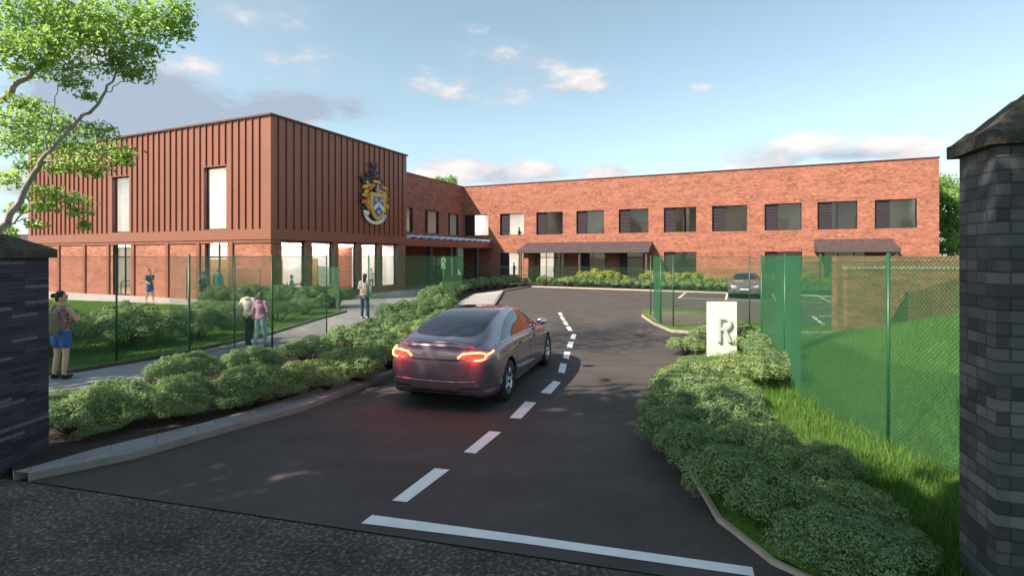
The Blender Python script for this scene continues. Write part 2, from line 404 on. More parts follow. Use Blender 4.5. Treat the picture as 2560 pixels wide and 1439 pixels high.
# ================================================================== SETTING: ground, roads, pavements
def sheet(name, pts, z, m, zb=None, mats=None, **kw):
    b = MB()
    if zb is None: b.poly([(p[0], p[1], z) for p in (pts if area2(pts) > 0 else pts[::-1])])
    else: b.prism(list(pts), zb, z, 1 if mats else 0, 0)
    kw.setdefault('kind', 'structure')
    return b.build(name, mats or m, **kw)
def area2(p): return sum(p[i][0] * p[(i + 1) % len(p)][1] - p[(i + 1) % len(p)][0] * p[i][1] for i in range(len(p)))
g = MB(); g.poly([(-900, -500, -.03), (900, -500, -.03), (900, 1500, -.03), (-900, 1500, -.03)]); g.build('ground', M_['land'], kind='structure')

A0 = gp(70, 1204); A1 = gp(1430, 1405)
ed = (Vector(A1) - Vector(A0)).normalized()
EL = Vector(A0) - ed * 14; ER = Vector(A1) + ed * 14
# worn public road in front of the gate
sheet('road', [(-60, -14), (60, -14), (ER + ed * 40)[:], ER[:], EL[:], (EL - ed * 40)[:]], -.004, M_['old_road'])
# school drive: one sheet of asphalt from the gate to the car park
kerbL = [gp(70, 1203), gp(330, 1149), gp(620, 1066), gp(750, 1030), gp(870, 985), gp(990, 938)]
kerbL2 = [(-1.75, 13.5), (-1.25, 18), (-.95, 23.8), (-.67, 33.9), (1.4, 39.2)]
wing_front = [(S2W(wx(1330), -9.3))[:2], (S2W(37, -9.3))[:2], (S2W(44, -9.3))[:2]]
far_y = [tuple(gp(1330, 717)), tuple(gp(2050, 741)), (30, 25.5)]
drive = kerbL + kerbL2 + far_y + [(30, 12.9), (8.7, 12.9), (8.0, 13.9), (4.96, 14.0), (4.2, 11.7), (2.75, 8.6), (2.0, 6.2), (1.83, 4.6), (2.15, 3.75)]
p2 = Vector((2.15, 3.75)); drive.append((Vector(A1) + ed * 1.55)[:])
sheet('driveway', drive, .004, M_['asphalt'])
# left pavement strip with its kerb
kin = [gp(35, 1178, .085), gp(240, 1120, .085), gp(500, 1058, .085), gp(640, 1019, .085), gp(820, 964, .085), gp(990, 920, .085), (-2.05, 13.5), (-1.6, 18), (-1.25, 23.4)]
kout = kerbL + kerbL2[:3]
off = []
def inset(line, d):
    out = []
    for i, p in enumerate(line):
        a = Vector(line[max(i - 1, 0)][:2]); c = Vector(line[min(i + 1, len(line) - 1)][:2]); t = (c - a).normalized()
        out.append((p[0] - t.y * d, p[1] + t.x * d))
    return out
b = MB(); kb = inset(kout, .035)
for i in range(len(kout) - 1):
    b.prism([kout[i], kout[i + 1], kb[i + 1], kb[i]], -.02, .087)
b.build('kerb', M_['kerb'], kind='structure')
b = MB()
for i in range(len(kout) - 1):
    q = [kb[i], kb[i + 1], kin[i + 1], kin[i]]
    b.poly([(p[0], p[1], .085) for p in (q if area2(q) > 0 else q[::-1])])
b.build('pavement', M_['kerb_pave'], kind='structure')
# planting beds, left of the drive
bedL = [kin[0], kin[1], kin[2], kin[3], kin[4], kin[5], (-2.05, 13.5), (-1.6, 18), (-1.25, 23.4), (-2.6, 23.4), (-2.2, 31), (-.9, 33.6), (1.3, 39.0), (1.5, 42.6), (-1.0, 42.6), (-4.4, 38), (-4.75, 30), (-4.35, 23.5), (-4.1, 20.3), (-4.5, 16.5), (-5.45, 13.4), (-6.3, 10.6), (-7.4, 8.6), (-8.6, 7.9), (-9.6, 7.6), (-10.5, 6.6), (-6.1, 6.15)]
sheet('planting_bed', bedL, .07, None, zb=-.03, mats=[M_['soil'], M_['kerb']])
# footpath behind the shrubs, running up to the entrance plaza
path = [(-14, 7.2), (-10.5, 6.62), (-9.6, 7.62), (-8.6, 7.92), (-7.4, 8.62), (-6.3, 10.62), (-5.45, 13.42), (-4.5, 16.52), (-4.1, 20.32), (-4.35, 23.52), (-4.75, 30), (-4.4, 38), (-1.0, 42.6), (1.5, 42.62), (2.2, 46.4), (-1.8, 48.2), (-5, 49), (-8.9, 40), (-12.1, 34.5), (-13.4, 30.5), (-12, 25.3), (-9.9, 26.2), (-8.0, 22.7), (-6.9, 21.3), (-7.1, 18.5), (-7.17, 15.1), (-7.9, 11.9), (-8.8, 10.2), (-11, 8.9), (-14, 8.4)]
b = MB(); tri = mgeo.tessellate_polygon([[Vector((p[0], p[1], 0)) for p in path]])
for t in tri:
    q = [path[i] for i in t]; q = q if area2(q) > 0 else q[::-1]; b.poly([(p[0], p[1], .06) for p in q])
b.build('path', M_['paving'], kind='structure')
# pale slab beside the drive
sheet('concrete_apron', [(-.68, 33.8), (-.96, 23.9), (-2.75, 23.9), (-2.3, 30.6)], .118, M_['pale'], zb=-.02)
b = MB()
for a_, c_ in (((-.55, 33.8), (-.83, 23.9)),):
    b.prism([a_, c_, (c_[0] - .13, c_[1]), (a_[0] - .13, a_[1])], -.02, .125)
b.prism([(-.67, 33.9), (1.4, 39.2), (1.28, 39.25), (-.80, 33.95)], -.02, .125)
b.build('kerb', M_['kerb'], kind='structure')
# lawn left, with the pale strip along the hall
strip_in = [S2W(-32, -25.2)[:2], S2W(3.2, -25.2)[:2], S2W(3.2, -27.4)[:2], S2W(-6, -28.0)[:2], S2W(-32, -29.4)[:2]]
lawn = [(-8.82, 10.22), (-7.92, 11.92), (-7.19, 15.1), (-7.12, 18.5), (-6.92, 21.3), (-8.0, 22.72), (-9.9, 26.15), S2W(3.2, -27.42)[:2], S2W(-6, -28.02)[:2], S2W(-32, -29.42)[:2], (-60, 24), (-60, 8.5), (-14, 8.42), (-11, 8.92)]
sheet('lawn', lawn, .07, M_['turf'], zb=-.03)
sheet('pavement', strip_in, .075, M_['pale'], zb=-.03)
# kerb edging along the lawn side of the footpath
b = MB(); ln = [(-14, 8.42), (-11, 8.92), (-8.82, 10.22), (-7.92, 11.92), (-7.19, 15.1), (-7.12, 18.5), (-6.92, 21.3)]; l2 = inset(ln, .10)
for i in range(len(ln) - 1): b.prism([ln[i], ln[i + 1], l2[i + 1], l2[i]], -.02, .13)
b.build('kerb', simple('timber_edging', (.13, .10, .08), .9, .2, 6), kind='structure')

# right-hand side: rising grass bank
RE = [(2.35, 3.6), (2.06, 3.95), (1.90, 4.6), (2.07, 6.2), (2.82, 8.6), (4.27, 11.7), (5.02, 13.93)]
def edge_x(y):
    if y <= RE[0][1]: return RE[0][0] + (RE[0][1] - y) * .45
    for (x0, y0), (x1, y1) in zip(RE, RE[1:]):
        if y0 <= y <= y1: return x0 + (x1 - x0) * (y - y0) / (y1 - y0)
    return RE[-1][0] + (y - RE[-1][1]) * .5
def bank_z(x, y):
    d = max(0, x - 4.9 - max(0, y - 7) * .33)
    z = .05 + min(.05, max(0, x - edge_x(y)) * .3) + .50 * d / (1 + .18 * d) * min(1, max(0, (14.5 - y)) / 4.5) + .02 * max(0, x - edge_x(y))
    return z + .03 * math.sin(x * 2.1 + y * 1.3)
V = []; Fq = []; nx, ny = 46, 46
ys = np.linspace(1.2, 13.93, ny)
for j, y in enumerate(ys):
    e = edge_x(y)
    for i in range(nx):
        u = (i / (nx - 1)) ** 1.6; x = e + (26 - e) * u; V.append((x, y, bank_z(x, y)))
for j in range(ny - 1):
    for i in range(nx - 1): a = j * nx + i; Fq.append((a, a + 1, a + nx + 1, a + nx))
npmesh('grass_bank', V, Fq, M_['turf'], smooth=True, kind='structure')
b = MB(); k2 = [(p[0] - .045, p[1] - .0) for p in RE]
for i in range(len(RE) - 1): b.prism([RE[i], RE[i + 1], k2[i + 1], k2[i]], -.02, .045)
tip = gp(1730, 858); 
b.prism([(4.91, 13.93), (5.02, 13.82), (8.0, 13.82), (8.0, 13.93)], -.02, .07)
b.build('kerb', simple('pale_kerb_edging', (.44, .37, .30), .85, .12, 5), kind='structure')
# island at the car park mouth
isl = [(5.15, 20.2), (4.95, 17.9), (5.0, 16.0), (5.45, 15.75), (16, 15.3), (16, 16.9), (9.2, 17.3), (8.3, 17.9), (7.9, 21.3), (6.6, 22.3), (5.7, 22.0)]
b = MB(); b.prism(isl, -.03, .10, 1, 0); b.build('traffic_island', [M_['turf'], simple('island_kerb', (.46, .40, .33), .85, .1, 5)], kind='structure')
sheet('gravel_bed', [(5.25, 20.0), (5.06, 17.8), (5.2, 16.9), (6.2, 16.75), (8.1, 17.3), (7.7, 20.4), (6.4, 21.2), (5.8, 21.0)], .108, M_['gravel'])
# planted strip in front of the wing
f1 = Vector(gp(1330, 717)); f2 = Vector(gp(2050, 741)); fd = (f2 - f1).normalized()
ws = [tuple(f1), tuple(f1 + fd * 34), (S2W(40, -.05))[:2], (S2W(4.2, -.05))[:2]]
sheet('planting_bed', ws, .10, M_['soil'], zb=-.03)
b = MB(); q = f1 - fd * .0; w = Vector((-fd.y, fd.x)) * .14
b.prism([tuple(q), tuple(q + fd * 34), tuple(q + fd * 34 - w), tuple(q - w)], -.02, .085)
b.build('kerb', simple('pale_far_kerb', (.50, .42, .35), .85, .1, 5), kind='structure')
# far right yard paving by the bin store
# ------------------------------------------------------------------ painted markings: real quads on the asphalt
def mark(name, quads, z=.009, **kw):
    b = MB()
    for q in quads:
        q = [gp(*p) for p in q]; q = q if area2(q) > 0 else q[::-1]; b.poly([(p[0], p[1], z) for p in q])
    return b.build(name, M_['paint'], kind='structure', **kw)
mark('stop_line', [[(903, 1309), (930, 1288), (1300, 1338), (1881, 1419), (1886, 1442), (1300, 1358)]])
D = [[(980, 1252), (1017, 1256), (1124, 1175), (1087, 1171)], [(1159, 1131), (1189, 1134), (1253, 1081), (1224, 1078)],
     [(1274, 1045), (1303, 1047), (1341, 1007), (1313, 1004)], [(1351, 982), (1377, 985), (1402, 956), (1384, 952)],
     [(1395, 931), (1412, 933), (1417, 910), (1401, 908)], [(1408, 895), (1422, 898), (1426, 880), (1411, 879)],
     [(1417, 868), (1431, 870), (1434, 855), (1421, 854)], [(1425, 846), (1437, 848), (1441, 836), (1431, 835)],
     [(1421, 827), (1432, 828), (1425, 816), (1415, 817)], [(1412, 812), (1422, 813), (1415, 803), (1407, 804)],
     [(1405, 800), (1414, 801), (1407, 791), (1400, 792)], [(1400, 789), (1407, 789), (1402, 781), (1395, 782)]]
for q in D: mark('lane_dash', [q])
def line(b, a, c, w=.1, z=.009):
    a = Vector(a); c = Vector(c); t = (c - a).normalized(); n = Vector((-t.y, t.x)) * w / 2
    b.poly([(*(a - n), z), (*(c - n), z), (*(c + n), z), (*(a + n), z)])
b = MB(); b0 = Vector((9.5, 29.0)); w0 = Vector((.915, -.4034)).normalized(); n0 = Vector((.4034, .915)).normalized()
line(b, b0, b0 + w0 * 12.6, .1)
for k, L_ in ((0, 4.6), (2.5, 4.6), (5.0, 4.6), (7.5, 4.6)): line(b, b0 + w0 * k + n0 * .05, b0 + w0 * k + n0 * L_, .1, .013)
line(b, (12.0, 20.3), (8.9, 13.2), .12, .009); line(b, (12.06, 20.3), (14.2, 20.1), .12, .013)
b.build('parking_bay_lines', M_['paint'], kind='structure')

# ================================================================== BUILDINGS
def wall(b, axis, c, a0, a1, z0, z1, openings, out, th=.32, mi=0, mj=1, mb=2):
    """wall in plane axis=c. axis 'y': runs along x; 'x': runs along y. out=+1/-1 outward normal sign. openings [(a0,a1,z0,z1)]"""
    A = sorted({a0, a1, *[o[0] for o in openings], *[o[1] for o in openings]}); Z = sorted({z0, z1, *[o[2] for o in openings], *[o[3] for o in openings]})
    A = [a for a in A if a0 <= a <= a1]; Z = [z for z in Z if z0 <= z <= z1]
    ci = c - out * th
    def P(a, z, d): return (a, d, z) if axis == 'y' else (d, a, z)
    def q(p, nrm, m):
        v1 = Vector(p[1]) - Vector(p[0]); v2 = Vector(p[2]) - Vector(p[0])
        if v1.cross(v2).dot(Vector(nrm)) < 0: p = p[::-1]
        b.poly(p, m)
    on = (0, out, 0) if axis == 'y' else (out, 0, 0)
    for i in range(len(A) - 1):
        for j in range(len(Z) - 1):
            am = (A[i] + A[i + 1]) / 2; zm = (Z[j] + Z[j + 1]) / 2
            if any(o[0] < am < o[1] and o[2] < zm < o[3] for o in openings): continue
            r = ((A[i], Z[j]), (A[i + 1], Z[j]), (A[i + 1], Z[j + 1]), (A[i], Z[j + 1]))
            q([P(a, z, c) for a, z in r], on, mi); q([P(a, z, ci) for a, z in r], tuple(-k for k in on), mb)
    for o in openings:
        ax = (1, 0, 0) if axis == 'y' else (0, 1, 0)
        q([P(o[0], o[2], c), P(o[0], o[3], c), P(o[0], o[3], ci), P(o[0], o[2], ci)], ax, mj)
        q([P(o[1], o[2], c), P(o[1], o[3], c), P(o[1], o[3], ci), P(o[1], o[2], ci)], tuple(-k for k in ax), mj)
        q([P(o[0], o[2], c), P(o[1], o[2], c), P(o[1], o[2], ci), P(o[0], o[2], ci)], (0, 0, 1), mj)
        q([P(o[0], o[3], c), P(o[1], o[3], c), P(o[1], o[3], ci), P(o[0], o[3], ci)], (0, 0, -1), mj)
def window(parent, axis, c, o, out, louvre=0.0, mullions=(), transoms=(), fw=.05, dep=.2, name='window', lside=0, pane=None):
    """frame set back in the opening; children: pane, louvre_panel"""
    a0, a1, z0, z1 = o; d0 = c - out * dep; d1 = d0 - out * .07
    def BX(b, p, q, r, s, u, v, mi=0):
        u, v = min(u, v), max(u, v)
        if axis == 'y': b.box(p, q, u, v, r, s, mi)
        else: b.box(u, v, p, q, r, s, mi)
    e = .003; f = MB()
    BX(f, a0 + e, a0 + fw, z0 + e, z1 - e, d0, d1); BX(f, a1 - fw, a1 - e, z0 + e, z1 - e, d0, d1)
    BX(f, a0 + fw, a1 - fw, z0 + e, z0 + fw, d0, d1); BX(f, a0 + fw, a1 - fw, z1 - fw, z1 - e, d0, d1)
    lw = (a1 - a0) * louvre
    ga, gb = (a0 + fw + lw, a1 - fw) if lside == 0 else (a0 + fw, a1 - fw - lw)
    if louvre:
        BX(f, (ga - .03) if lside == 0 else gb, ga if lside == 0 else gb + .03, z0 + fw, z1 - fw, d0 + out * .002, d1)
    for m in mullions: BX(f, a0 + m - .03, a0 + m + .03, z0 + fw, z1 - fw, d0 + out * .002, d1)
    for m in transoms: BX(f, ga, gb, m - .035, m + .035, d0 + out * .004, d1 - out * .002)
    fr = f.build(name, M_['frame'], parent)
    g = MB(); dm = (d0 + d1) / 2
    if axis == 'y': g.poly([(ga, dm, z0 + fw), (gb, dm, z0 + fw), (gb, dm, z1 - fw), (ga, dm, z1 - fw)])
    else: g.poly([(dm, ga, z0 + fw), (dm, gb, z0 + fw), (dm, gb, z1 - fw), (dm, ga, z1 - fw)])
    g.build('pane', pane or M_['glass'], fr)
    if louvre:
        l = MB(); la, lb = (a0 + fw, ga - .03) if lside == 0 else (gb + .03, a1 - fw)
        BX(l, la, lb, z0 + fw, z1 - fw, d1, d1 - out * .02)
        k = z0 + fw + .05
        while k < z1 - fw - .06:
            n = len(l.v)
            for zz, dd in ((k, d0 + out * .012), (k + .022, d0 + out * .012), (k + .10, d1), (k + .08, d1)):
                for a in (la, lb): l.v.append((a, dd, zz) if axis == 'y' else (dd, a, zz))
            for fq in ((0, 1, 3, 2), (2, 3, 5, 4), (4, 5, 7, 6), (6, 7, 1, 0), (0, 2, 4, 6), (1, 7, 5, 3)): l.face([n + i for i in fq])
            k += .115
        l.build('louvre_panel', M_['louvre'], fr)
    return fr
def bld(name, label, cat): return empty(name, K, RZ, label, cat)

# ---------- sports hall block
hall = bld('school_hall', 'hall block of copper brown ribbed metal over red brick with a crest', 'building')
HX, HY0, HY1, HXL, HT = 3.24, -25.24, -13.89, -19.4, 9.42
up_l = [(HX - 4.96, HX - 3.21, 3.80, 7.13), (HX - 13.2, HX - 11.5, 3.80, 7.13)]
gr_l = [(HX - 4.96, HX - 3.21, .08, 3.21), (HX - 13.2, HX - 11.5, .08, 3.21)]
gr_r = [(HY0 + s0, HY0 + s0 + 1.6, .42, 3.21) for s0 in (.72, 2.76, 4.77, 6.78, 8.79)]
b = MB()
wall(b, 'y', HY0, HXL, HX, 3.23, HT, up_l, -1, .3); wall(b, 'x', HX, HY0, HY1, 3.23, HT, [], 1, .3)
wall(b, 'x', HXL, HY0, 6, 3.23, HT, [], -1, .3); wall(b, 'y', HY1, HXL, HX, 3.23, HT, [], 1, .3)
b.poly([(HXL, HY0, HT - .5), (HX, HY0, HT - .5), (HX, HY1, HT - .5), (HXL, HY1, HT - .5)], 3)
b.poly([(HXL, HY1, 3.23), (HX, HY1, 3.23), (HX, HY0, 3.23), (HXL, HY0, 3.23)], 1)
b.build('metal_cladding_wall', [M_['clad'], M_['coping'], M_['white_wall'], M_['frame']], hall)
b = MB()
def ribs(b, axis, c, out, a0, a1, skip=()):
    k = a0
    while k < a1:
        segs = [(3.78, HT - .06)]
        for s in skip:
            if s[0] - .06 < k < s[1] + .06: segs = [(3.78, s[2] - .03), (s[3] + .06, HT - .06)] if s[2] > 3.9 else [(s[3] + .06, HT - .06)]
        for z0, z1 in segs:
            if z1 - z0 < .05: continue
            lo, hi = sorted((c + out * .002, c + out * .065))
            if axis == 'y': b.box(k - .02, k + .02, lo, hi, z0, z1)
            else: b.box(lo, hi, k - .02, k + .02, z0, z1)
        k += .497
ribs(b, 'y', HY0, -1, HXL + .5, HX - .3, up_l); ribs(b, 'x', HX, 1, HY0 + .46, HY1 - .2)
b.build('standing_seams', M_['seam'], hall)
b = MB()
b.box(HXL - .05, HX + .11, HY0 - .11, HY0 + .2, HT - .03, HT + .06); b.box(HX - .2, HX + .11, HY0 + .2, HY1 + .05, HT - .03, HT + .06); b.box(HXL - .05, HXL + .2, HY0 + .2, HY1, HT - .03, HT + .06)
b.build('roof_coping', M_['coping'], hall)
b = MB()   # smooth band over the brick
b.box(HXL, HX + .03, HY0 - .03, HY0 - .002, 3.24, 3.74); b.box(HX + .002, HX + .03, HY0, HY1, 3.24, 3.74)
b.build('band', M_['clad'], hall)
b = MB()
wall(b, 'y', HY0 + .06, HXL, HX - .06, -.05, 3.22, gr_l, -1, .3); wall(b, 'x', HX - .06, HY0 + .06, HY1 - .04, -.05, 3.22, gr_r, 1, .3)
wall(b, 'x', HXL, HY0 + .06, 6, -.05, 3.22, [], -1, .3); wall(b, 'y', HY1 - .04, HXL, HX - .06, -.05, 3.22, [], 1, .3)
b.build('brick_wall', [M_['brick'], M_['frame'], M_['white_wall']], hall)
b = MB()
for t in (.0, 2.85, 5.42, 8.05, 11.15, 13.6, 16.1, 19.0, 21.9):
    w = .26 if t > 0 else .10
    if t > 0: b.box(HX - t - w / 2, HX - t + w / 2, HY0 - .02, HY0 + .058, .08, 3.2)
b.box(HXL, HX, HY0 + .0, HY0 + .055, 3.08, 3.20)
b.build('metal_pilasters', M_['brown_trim'], hall)
for o in up_l: window(hall, 'y', HY0, o, -1, 0, dep=.22, fw=.06)
for o in gr_l: window(hall, 'y', HY0, o, -1, 0, mullions=(.9,), transoms=(2.35,), dep=.22, fw=.06, name='glazed_door')
for o in gr_r: window(hall, 'x', HX - .06, o, 1, 0, dep=.22, fw=.05)
# dark metal reveals on the windows' far cheek
# interior of the hall: rooms, floor, doors, ceiling lights
b = MB()
def room(b, x0, x1, y0, y1, z0, z1, wallm=0, floorm=1, skip=''):
    if 'f' not in skip: b.poly([(x0, y0, z0), (x1, y0, z0), (x1, y1, z0), (x0, y1, z0)], floorm)
    b.poly([(x0, y1, z1), (x1, y1, z1), (x1, y0, z1), (x0, y0, z1)], wallm)
    if 'e' not in skip: b.poly([(x1, y0, z0), (x1, y0, z1), (x1, y1, z1), (x1, y1, z0)], wallm)
    if 'w' not in skip: b.poly([(x0, y1, z0), (x0, y1, z1), (x0, y0, z1), (x0, y0, z0)], wallm)
    if 'n' not in skip: b.poly([(x1, y1, z0), (x1, y1, z1), (x0, y1, z1), (x0, y1, z0)], wallm)
    if 's' not in skip: b.poly([(x0, y0, z0), (x0, y0, z1), (x1, y0, z1), (x1, y0, z0)], wallm)
room(b, -3.2, HX - .37, HY0 + .4, HY1 - .36, .07, 3.12, skip='es')
room(b, HXL + .4, -3.3, HY0 + .4, -19.0, .07, 3.12, skip='s')
room(b, HXL + .4, HX - .37, HY0 + .4, -19.5, 3.32, 8.6, skip='s')
b.build('interior_walls', [M_['white_wall'], M_['wood_floor']], hall)
for x0, x1, y0, y1 in ((-3.16, -3.10, -23.9, -21.9), (-3.16, -3.10, -20.3, -18.8), (-3.16, -3.10, -16.6, -15.7), (-5.9, -4.9, -19.06, -19.02)):
    b = MB(); b.box(x0, x1, y0, y1, .08, 2.22); b.build('inner_door', M_['wood_door'], hall)
def panel(par, m, x0, x1, y0, y1, z):
    b = MB(); b.box(x0, x1, y0, y1, z, z + .04); b.build('ceiling_light', m, par)
for x in (-1.6, 1.1):
    for y in (-23.6, -20.8, -18.0, -15.4): panel(hall, M_['lamp'], x - .7, x + .7, y - .7, y + .7, 3.06)
for x in (-17, -13.5, -10, -6.5): panel(hall, M_['lamp'], x - .7, x + .7, -22.8, -21.4, 3.06)
for x in (-16, -11, -6.5, -1.8, 1.2): panel(hall, M_['lamp'], x - 1.1, x + 1.1, -23.6, -21.4, 8.50)

# ---------- long classroom wing + link
wing = bld('classroom_wing', 'long two storey red brick classroom wing with a row of square upper windows', 'building')
WT, WR = 9.12, 37.04
upx = [(1163, 1221), (1250, 1310), (1341, 1407), (1441, 1510), (1547, 1621), (1659.5, 1740.5), (1780, 1867.5), (1911.5, 2004), (2043.5, 2143), (2187, 2292)]
upw = [(max(wx(a), .12), wx(c), 4.36, 6.38) for a, c in upx]
grw = [(wx(1251), wx(1297), .62, 2.72), (wx(1303), wx(1309.5), .12, 2.72), (wx(1348), wx(1409), .12, 2.74), (wx(1455), wx(1512), .62, 2.72),
       (wx(1549), wx(1611), .12, 2.74), (wx(1660), wx(1741), .62, 2.74), (wx(1912), wx(2005), .62, 2.74), (wx(2060), wx(2165), .12, 2.74)]
b = MB()
wall(b, 'y', 0, 0, WR, -.05, WT, upw + grw, -1, .3)
lkw = [(-12.3, -8.6, 4.36, 6.38), (-6.72, -4.48, 4.36, 6.38), (-2.89, -.89, 4.36, 6.38)]
lkw = [(-11.0, -8.5, 4.36, 6.38), lkw[1], lkw[2]]
wall(b, 'x', 0, -16, 0, 3.2, WT, lkw, 1, .3)
wall(b, 'x', WR, 0, 14, -.05, WT, [], 1, .3); wall(b, 'y', 14, -14, WR, -.05, WT, [], 1, .3)
wall(b, 'x', -1.3, -16, 0, -.05, 3.2, [(-9.6, -7.6, .1, 2.6)], 1, .2)
b.poly([(0, 0, WT - .3), (WR, 0, WT - .3), (WR, 14, WT - .3), (0, 14, WT - .3)], 1)
b.poly([(-14, -13.5, WT - .3), (0, -13.5, WT - .3), (0, 14, WT - .3), (-14, 14, WT - .3)], 1)
b.poly([(-1.3, -16, 3.2), (0, -16, 3.2), (0, 0, 3.2), (-1.3, 0, 3.2)][::-1], 3)
b.build('brick_wall', [M_['brick'], M_['frame'], M_['white_wall'], M_['soffit']], wing)
b = MB(); b.box(.13, WR + .05, -.05, .2, WT - .02, WT + .07); b.box(-.2, .05, -13.6, .2, WT - .02, WT + .068); b.box(WR - .2, WR + .05, .2, 14, WT - .02, WT + .07)
b.build('roof_coping', M_['coping'], wing)
b = MB(); a0, a1 = wx(1780), wx(1867)   # bricked-up recess outline
b.box(a0, a1, -.02, -.003, 2.70, 2.74); b.box(a0, a0 + .05, -.02, -.003, .62, 2.70); b.box(a1 - .05, a1, -.02, -.003, .62, 2.70)
b.build('recess_edging', M_['brick'], wing)
b = MB(); b.box(wx(2035) - 1.6, wx(2035) + .3, -.1, -.003, -.05, .01); 
for o in upw: window(wing, 'y', 0, o, -1, .36, dep=.16, fw=.045)
window(wing, 'y', 0, grw[0], -1, .42, dep=.16, fw=.045)
window(wing, 'y', 0, grw[1], -1, 0, dep=.16, fw=.03, name='side_light')
window(wing, 'y', 0, grw[2], -1, .0, mullions=(.62, 1.95), transoms=(2.28,), dep=.16, fw=.05, name='glazed_door')
window(wing, 'y', 0, grw[3], -1, .30, dep=.16, fw=.045)
window(wing, 'y', 0, grw[4], -1, .28, mullions=(1.95,), transoms=(2.28,), dep=.16, fw=.05, name='glazed_door')
for o in grw[5:7]: window(wing, 'y', 0, o, -1, .34, dep=.16, fw=.045)
window(wing, 'y', 0, grw[7], -1, .0, mullions=(.9, 1.9), transoms=(2.28,), dep=.16, fw=.05, name='glazed_door')
for o in lkw: window(wing, 'x', 0, o, 1, .3, dep=.16, fw=.045)
window(wing, 'x', -1.3, (-9.6, -7.6, .1, 2.6), 1, 0, mullions=(1.0,), dep=.1, name='glazed_door')
b = MB()
room(b, .31, 8.1, .32, 5.6, 3.45, 7.0, 0, 2, 's'); room(b, -5.2, -.32, -13, -.1, 3.45, 7.0, 0, 2, 'e')
room(b, .31, 9.2, .32, 5.6, .11, 3.1, 0, 2, 's')
cuts = [8.2, 14.2, 20.6, 25.6, 31.2, WR - .35]
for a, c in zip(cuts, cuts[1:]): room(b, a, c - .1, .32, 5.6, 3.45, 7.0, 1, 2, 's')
cuts = [9.3, 18.2, 27, WR - .35]
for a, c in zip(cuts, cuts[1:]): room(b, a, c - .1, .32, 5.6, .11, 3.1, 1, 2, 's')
b.build('interior_walls', [M_['white_wall'], M_['grey_wall'], M_['wood_floor']], wing)
for x, z in [(15.9, 3.46), (18.6, 3.46), (22.0, 3.46), (27.4, 3.46), (33.2, 3.46), (13.0, .12), (24, .12)]:
    b = MB(); b.box(x, x + 1.1, 5.5, 5.56, z, z + 2.15); b.build('inner_door', M_['wood_door'], wing)
for x in (1.5, 4.4, 7): panel(wing, M_['lamp'], x - .8, x + .8, 2, 3.4, 6.93); panel(wing, M_['lamp'], x - .8, x + .8, 2, 3.4, 3.03)
for y in (-11, -7, -3): panel(wing, M_['lamp_dim'], -3, -1.6, y - .6, y + .6, 6.93)
for a, c in zip([8.2, 14.2, 20.6, 25.6, 31.2], [14.2, 20.6, 25.6, 31.2, WR]):
    x = (a + c) / 2; panel(wing, M_['lamp_dim'], x - 1.8, x - .6, 1.5, 2.7, 6.93); panel(wing, M_['lamp_dim'], x + .6, x + 1.8, 3.0, 4.2, 6.93)
for x in (12, 16, 21, 25, 30, 34): panel(wing, M_['lamp_dim'], x - .6, x + .6, 2, 3.2, 3.03)
# noticeboard in the entrance
b = MB(); b.box(-1.28, -1.22, -3.9, -3.2, 1.0, 2.35); b.box(-1.28, -1.22, -2.8, -1.5, 1.45, 2.3); b.box(-1.28, -1.22, -2.7, -1.6, .6, 1.3)
b.build('notice_board', M_['soffit'], wing)
# entrance canopy
b = MB(); b.box(0.01, HX, HY1 + .02, -.02, 3.18, 3.30, 1); b.box(HX - .06, HX + .01, HY1 + .02, -.02, 3.14, 3.66, 0); b.box(.01, HX - .06, HY1 + .02, -.02, 3.30, 3.62, 0)
cnp = b.build('entrance_canopy', [M_['clad'], M_['soffit']], wing)
b = MB(); b2 = MB()
for k in range(13):
    y = HY1 + .5 + k * 1.04
    for bb, x0, x1, dz in ((b, .5, HX - .1, 0),):
        n = len(bb.v)
        for xx in (x0, x1):
            for yy, zz in ((y, 3.66), (y + .03, 3.66), (y + .62, 3.93), (y + .60, 3.95)): bb.v.append((xx, yy, zz))
        for fq in ((0, 1, 2, 3), (7, 6, 5, 4), (0, 4, 5, 1), (1, 5, 6, 2), (2, 6, 7, 3), (3, 7, 4, 0)): bb.face([n + i for i in fq])
    b2.box(.5, HX - .08, y + .66, y + 1.02, 3.63, 3.78)
b.build('canopy_louvres', M_['pv_white'], cnp); b2.build('canopy_glazing_upstand', M_['pv_blue'], cnp)
for y in (-10.56, -6.74, -2.95):
    b = MB(); b.box(HX - .42, HX - .08, y - .17, y + .17, -.05, 3.17); b.build('column', M_['column'], wing)
# lean-to canopies
def leanto(u0, u1, p, posts, fin=None):
    b = MB(); za, zb, zc = 3.55, 2.95, 2.68
    T = [(u0, -.003, za), (u1, -.003, za), (u1, -p, zb), (u0, -p, zb)]
    b.poly([T[3], T[2], T[1], T[0]], 0)
    b.poly([(u0, -.003, za - .1), (u1, -.003, za - .1), (u1, -p, zb - .1), (u0, -p, zb - .1)], 1)
    b.poly([T[0], (u0, -.003, zc), (u0, -p, zc), T[3]], 1); b.poly([T[1], T[2], (u1, -p, zc), (u1, -.003, zc)], 1)
    b.box(u0 - .03, u1 + .03, -p - .09, -p, zc, zb + .04, 1); b.box(u0, u1, -.09, -.004, za - .05, za + .09, 1)
    o = b.build('lean_to_canopy', [M_['tiles'], M_['fascia']], wing)
    for x in posts:
        q = MB(); q.box(x - .07, x + .07, -p + .02, -p + .16, -.05, zc); q.build('post', M_['fascia'], o)
    if fin:
        q = MB(); q.box(fin, fin + .5, -p + .35, -.32 + .3, -.05, zc - .01); q.build('brick_pier', M_['brick'], o)
leanto(6.64, 18.0, 2.12, (6.8, 12.3, 17.8), 7.05)
leanto(29.65, 34.4, 1.95, (29.8, 34.2))

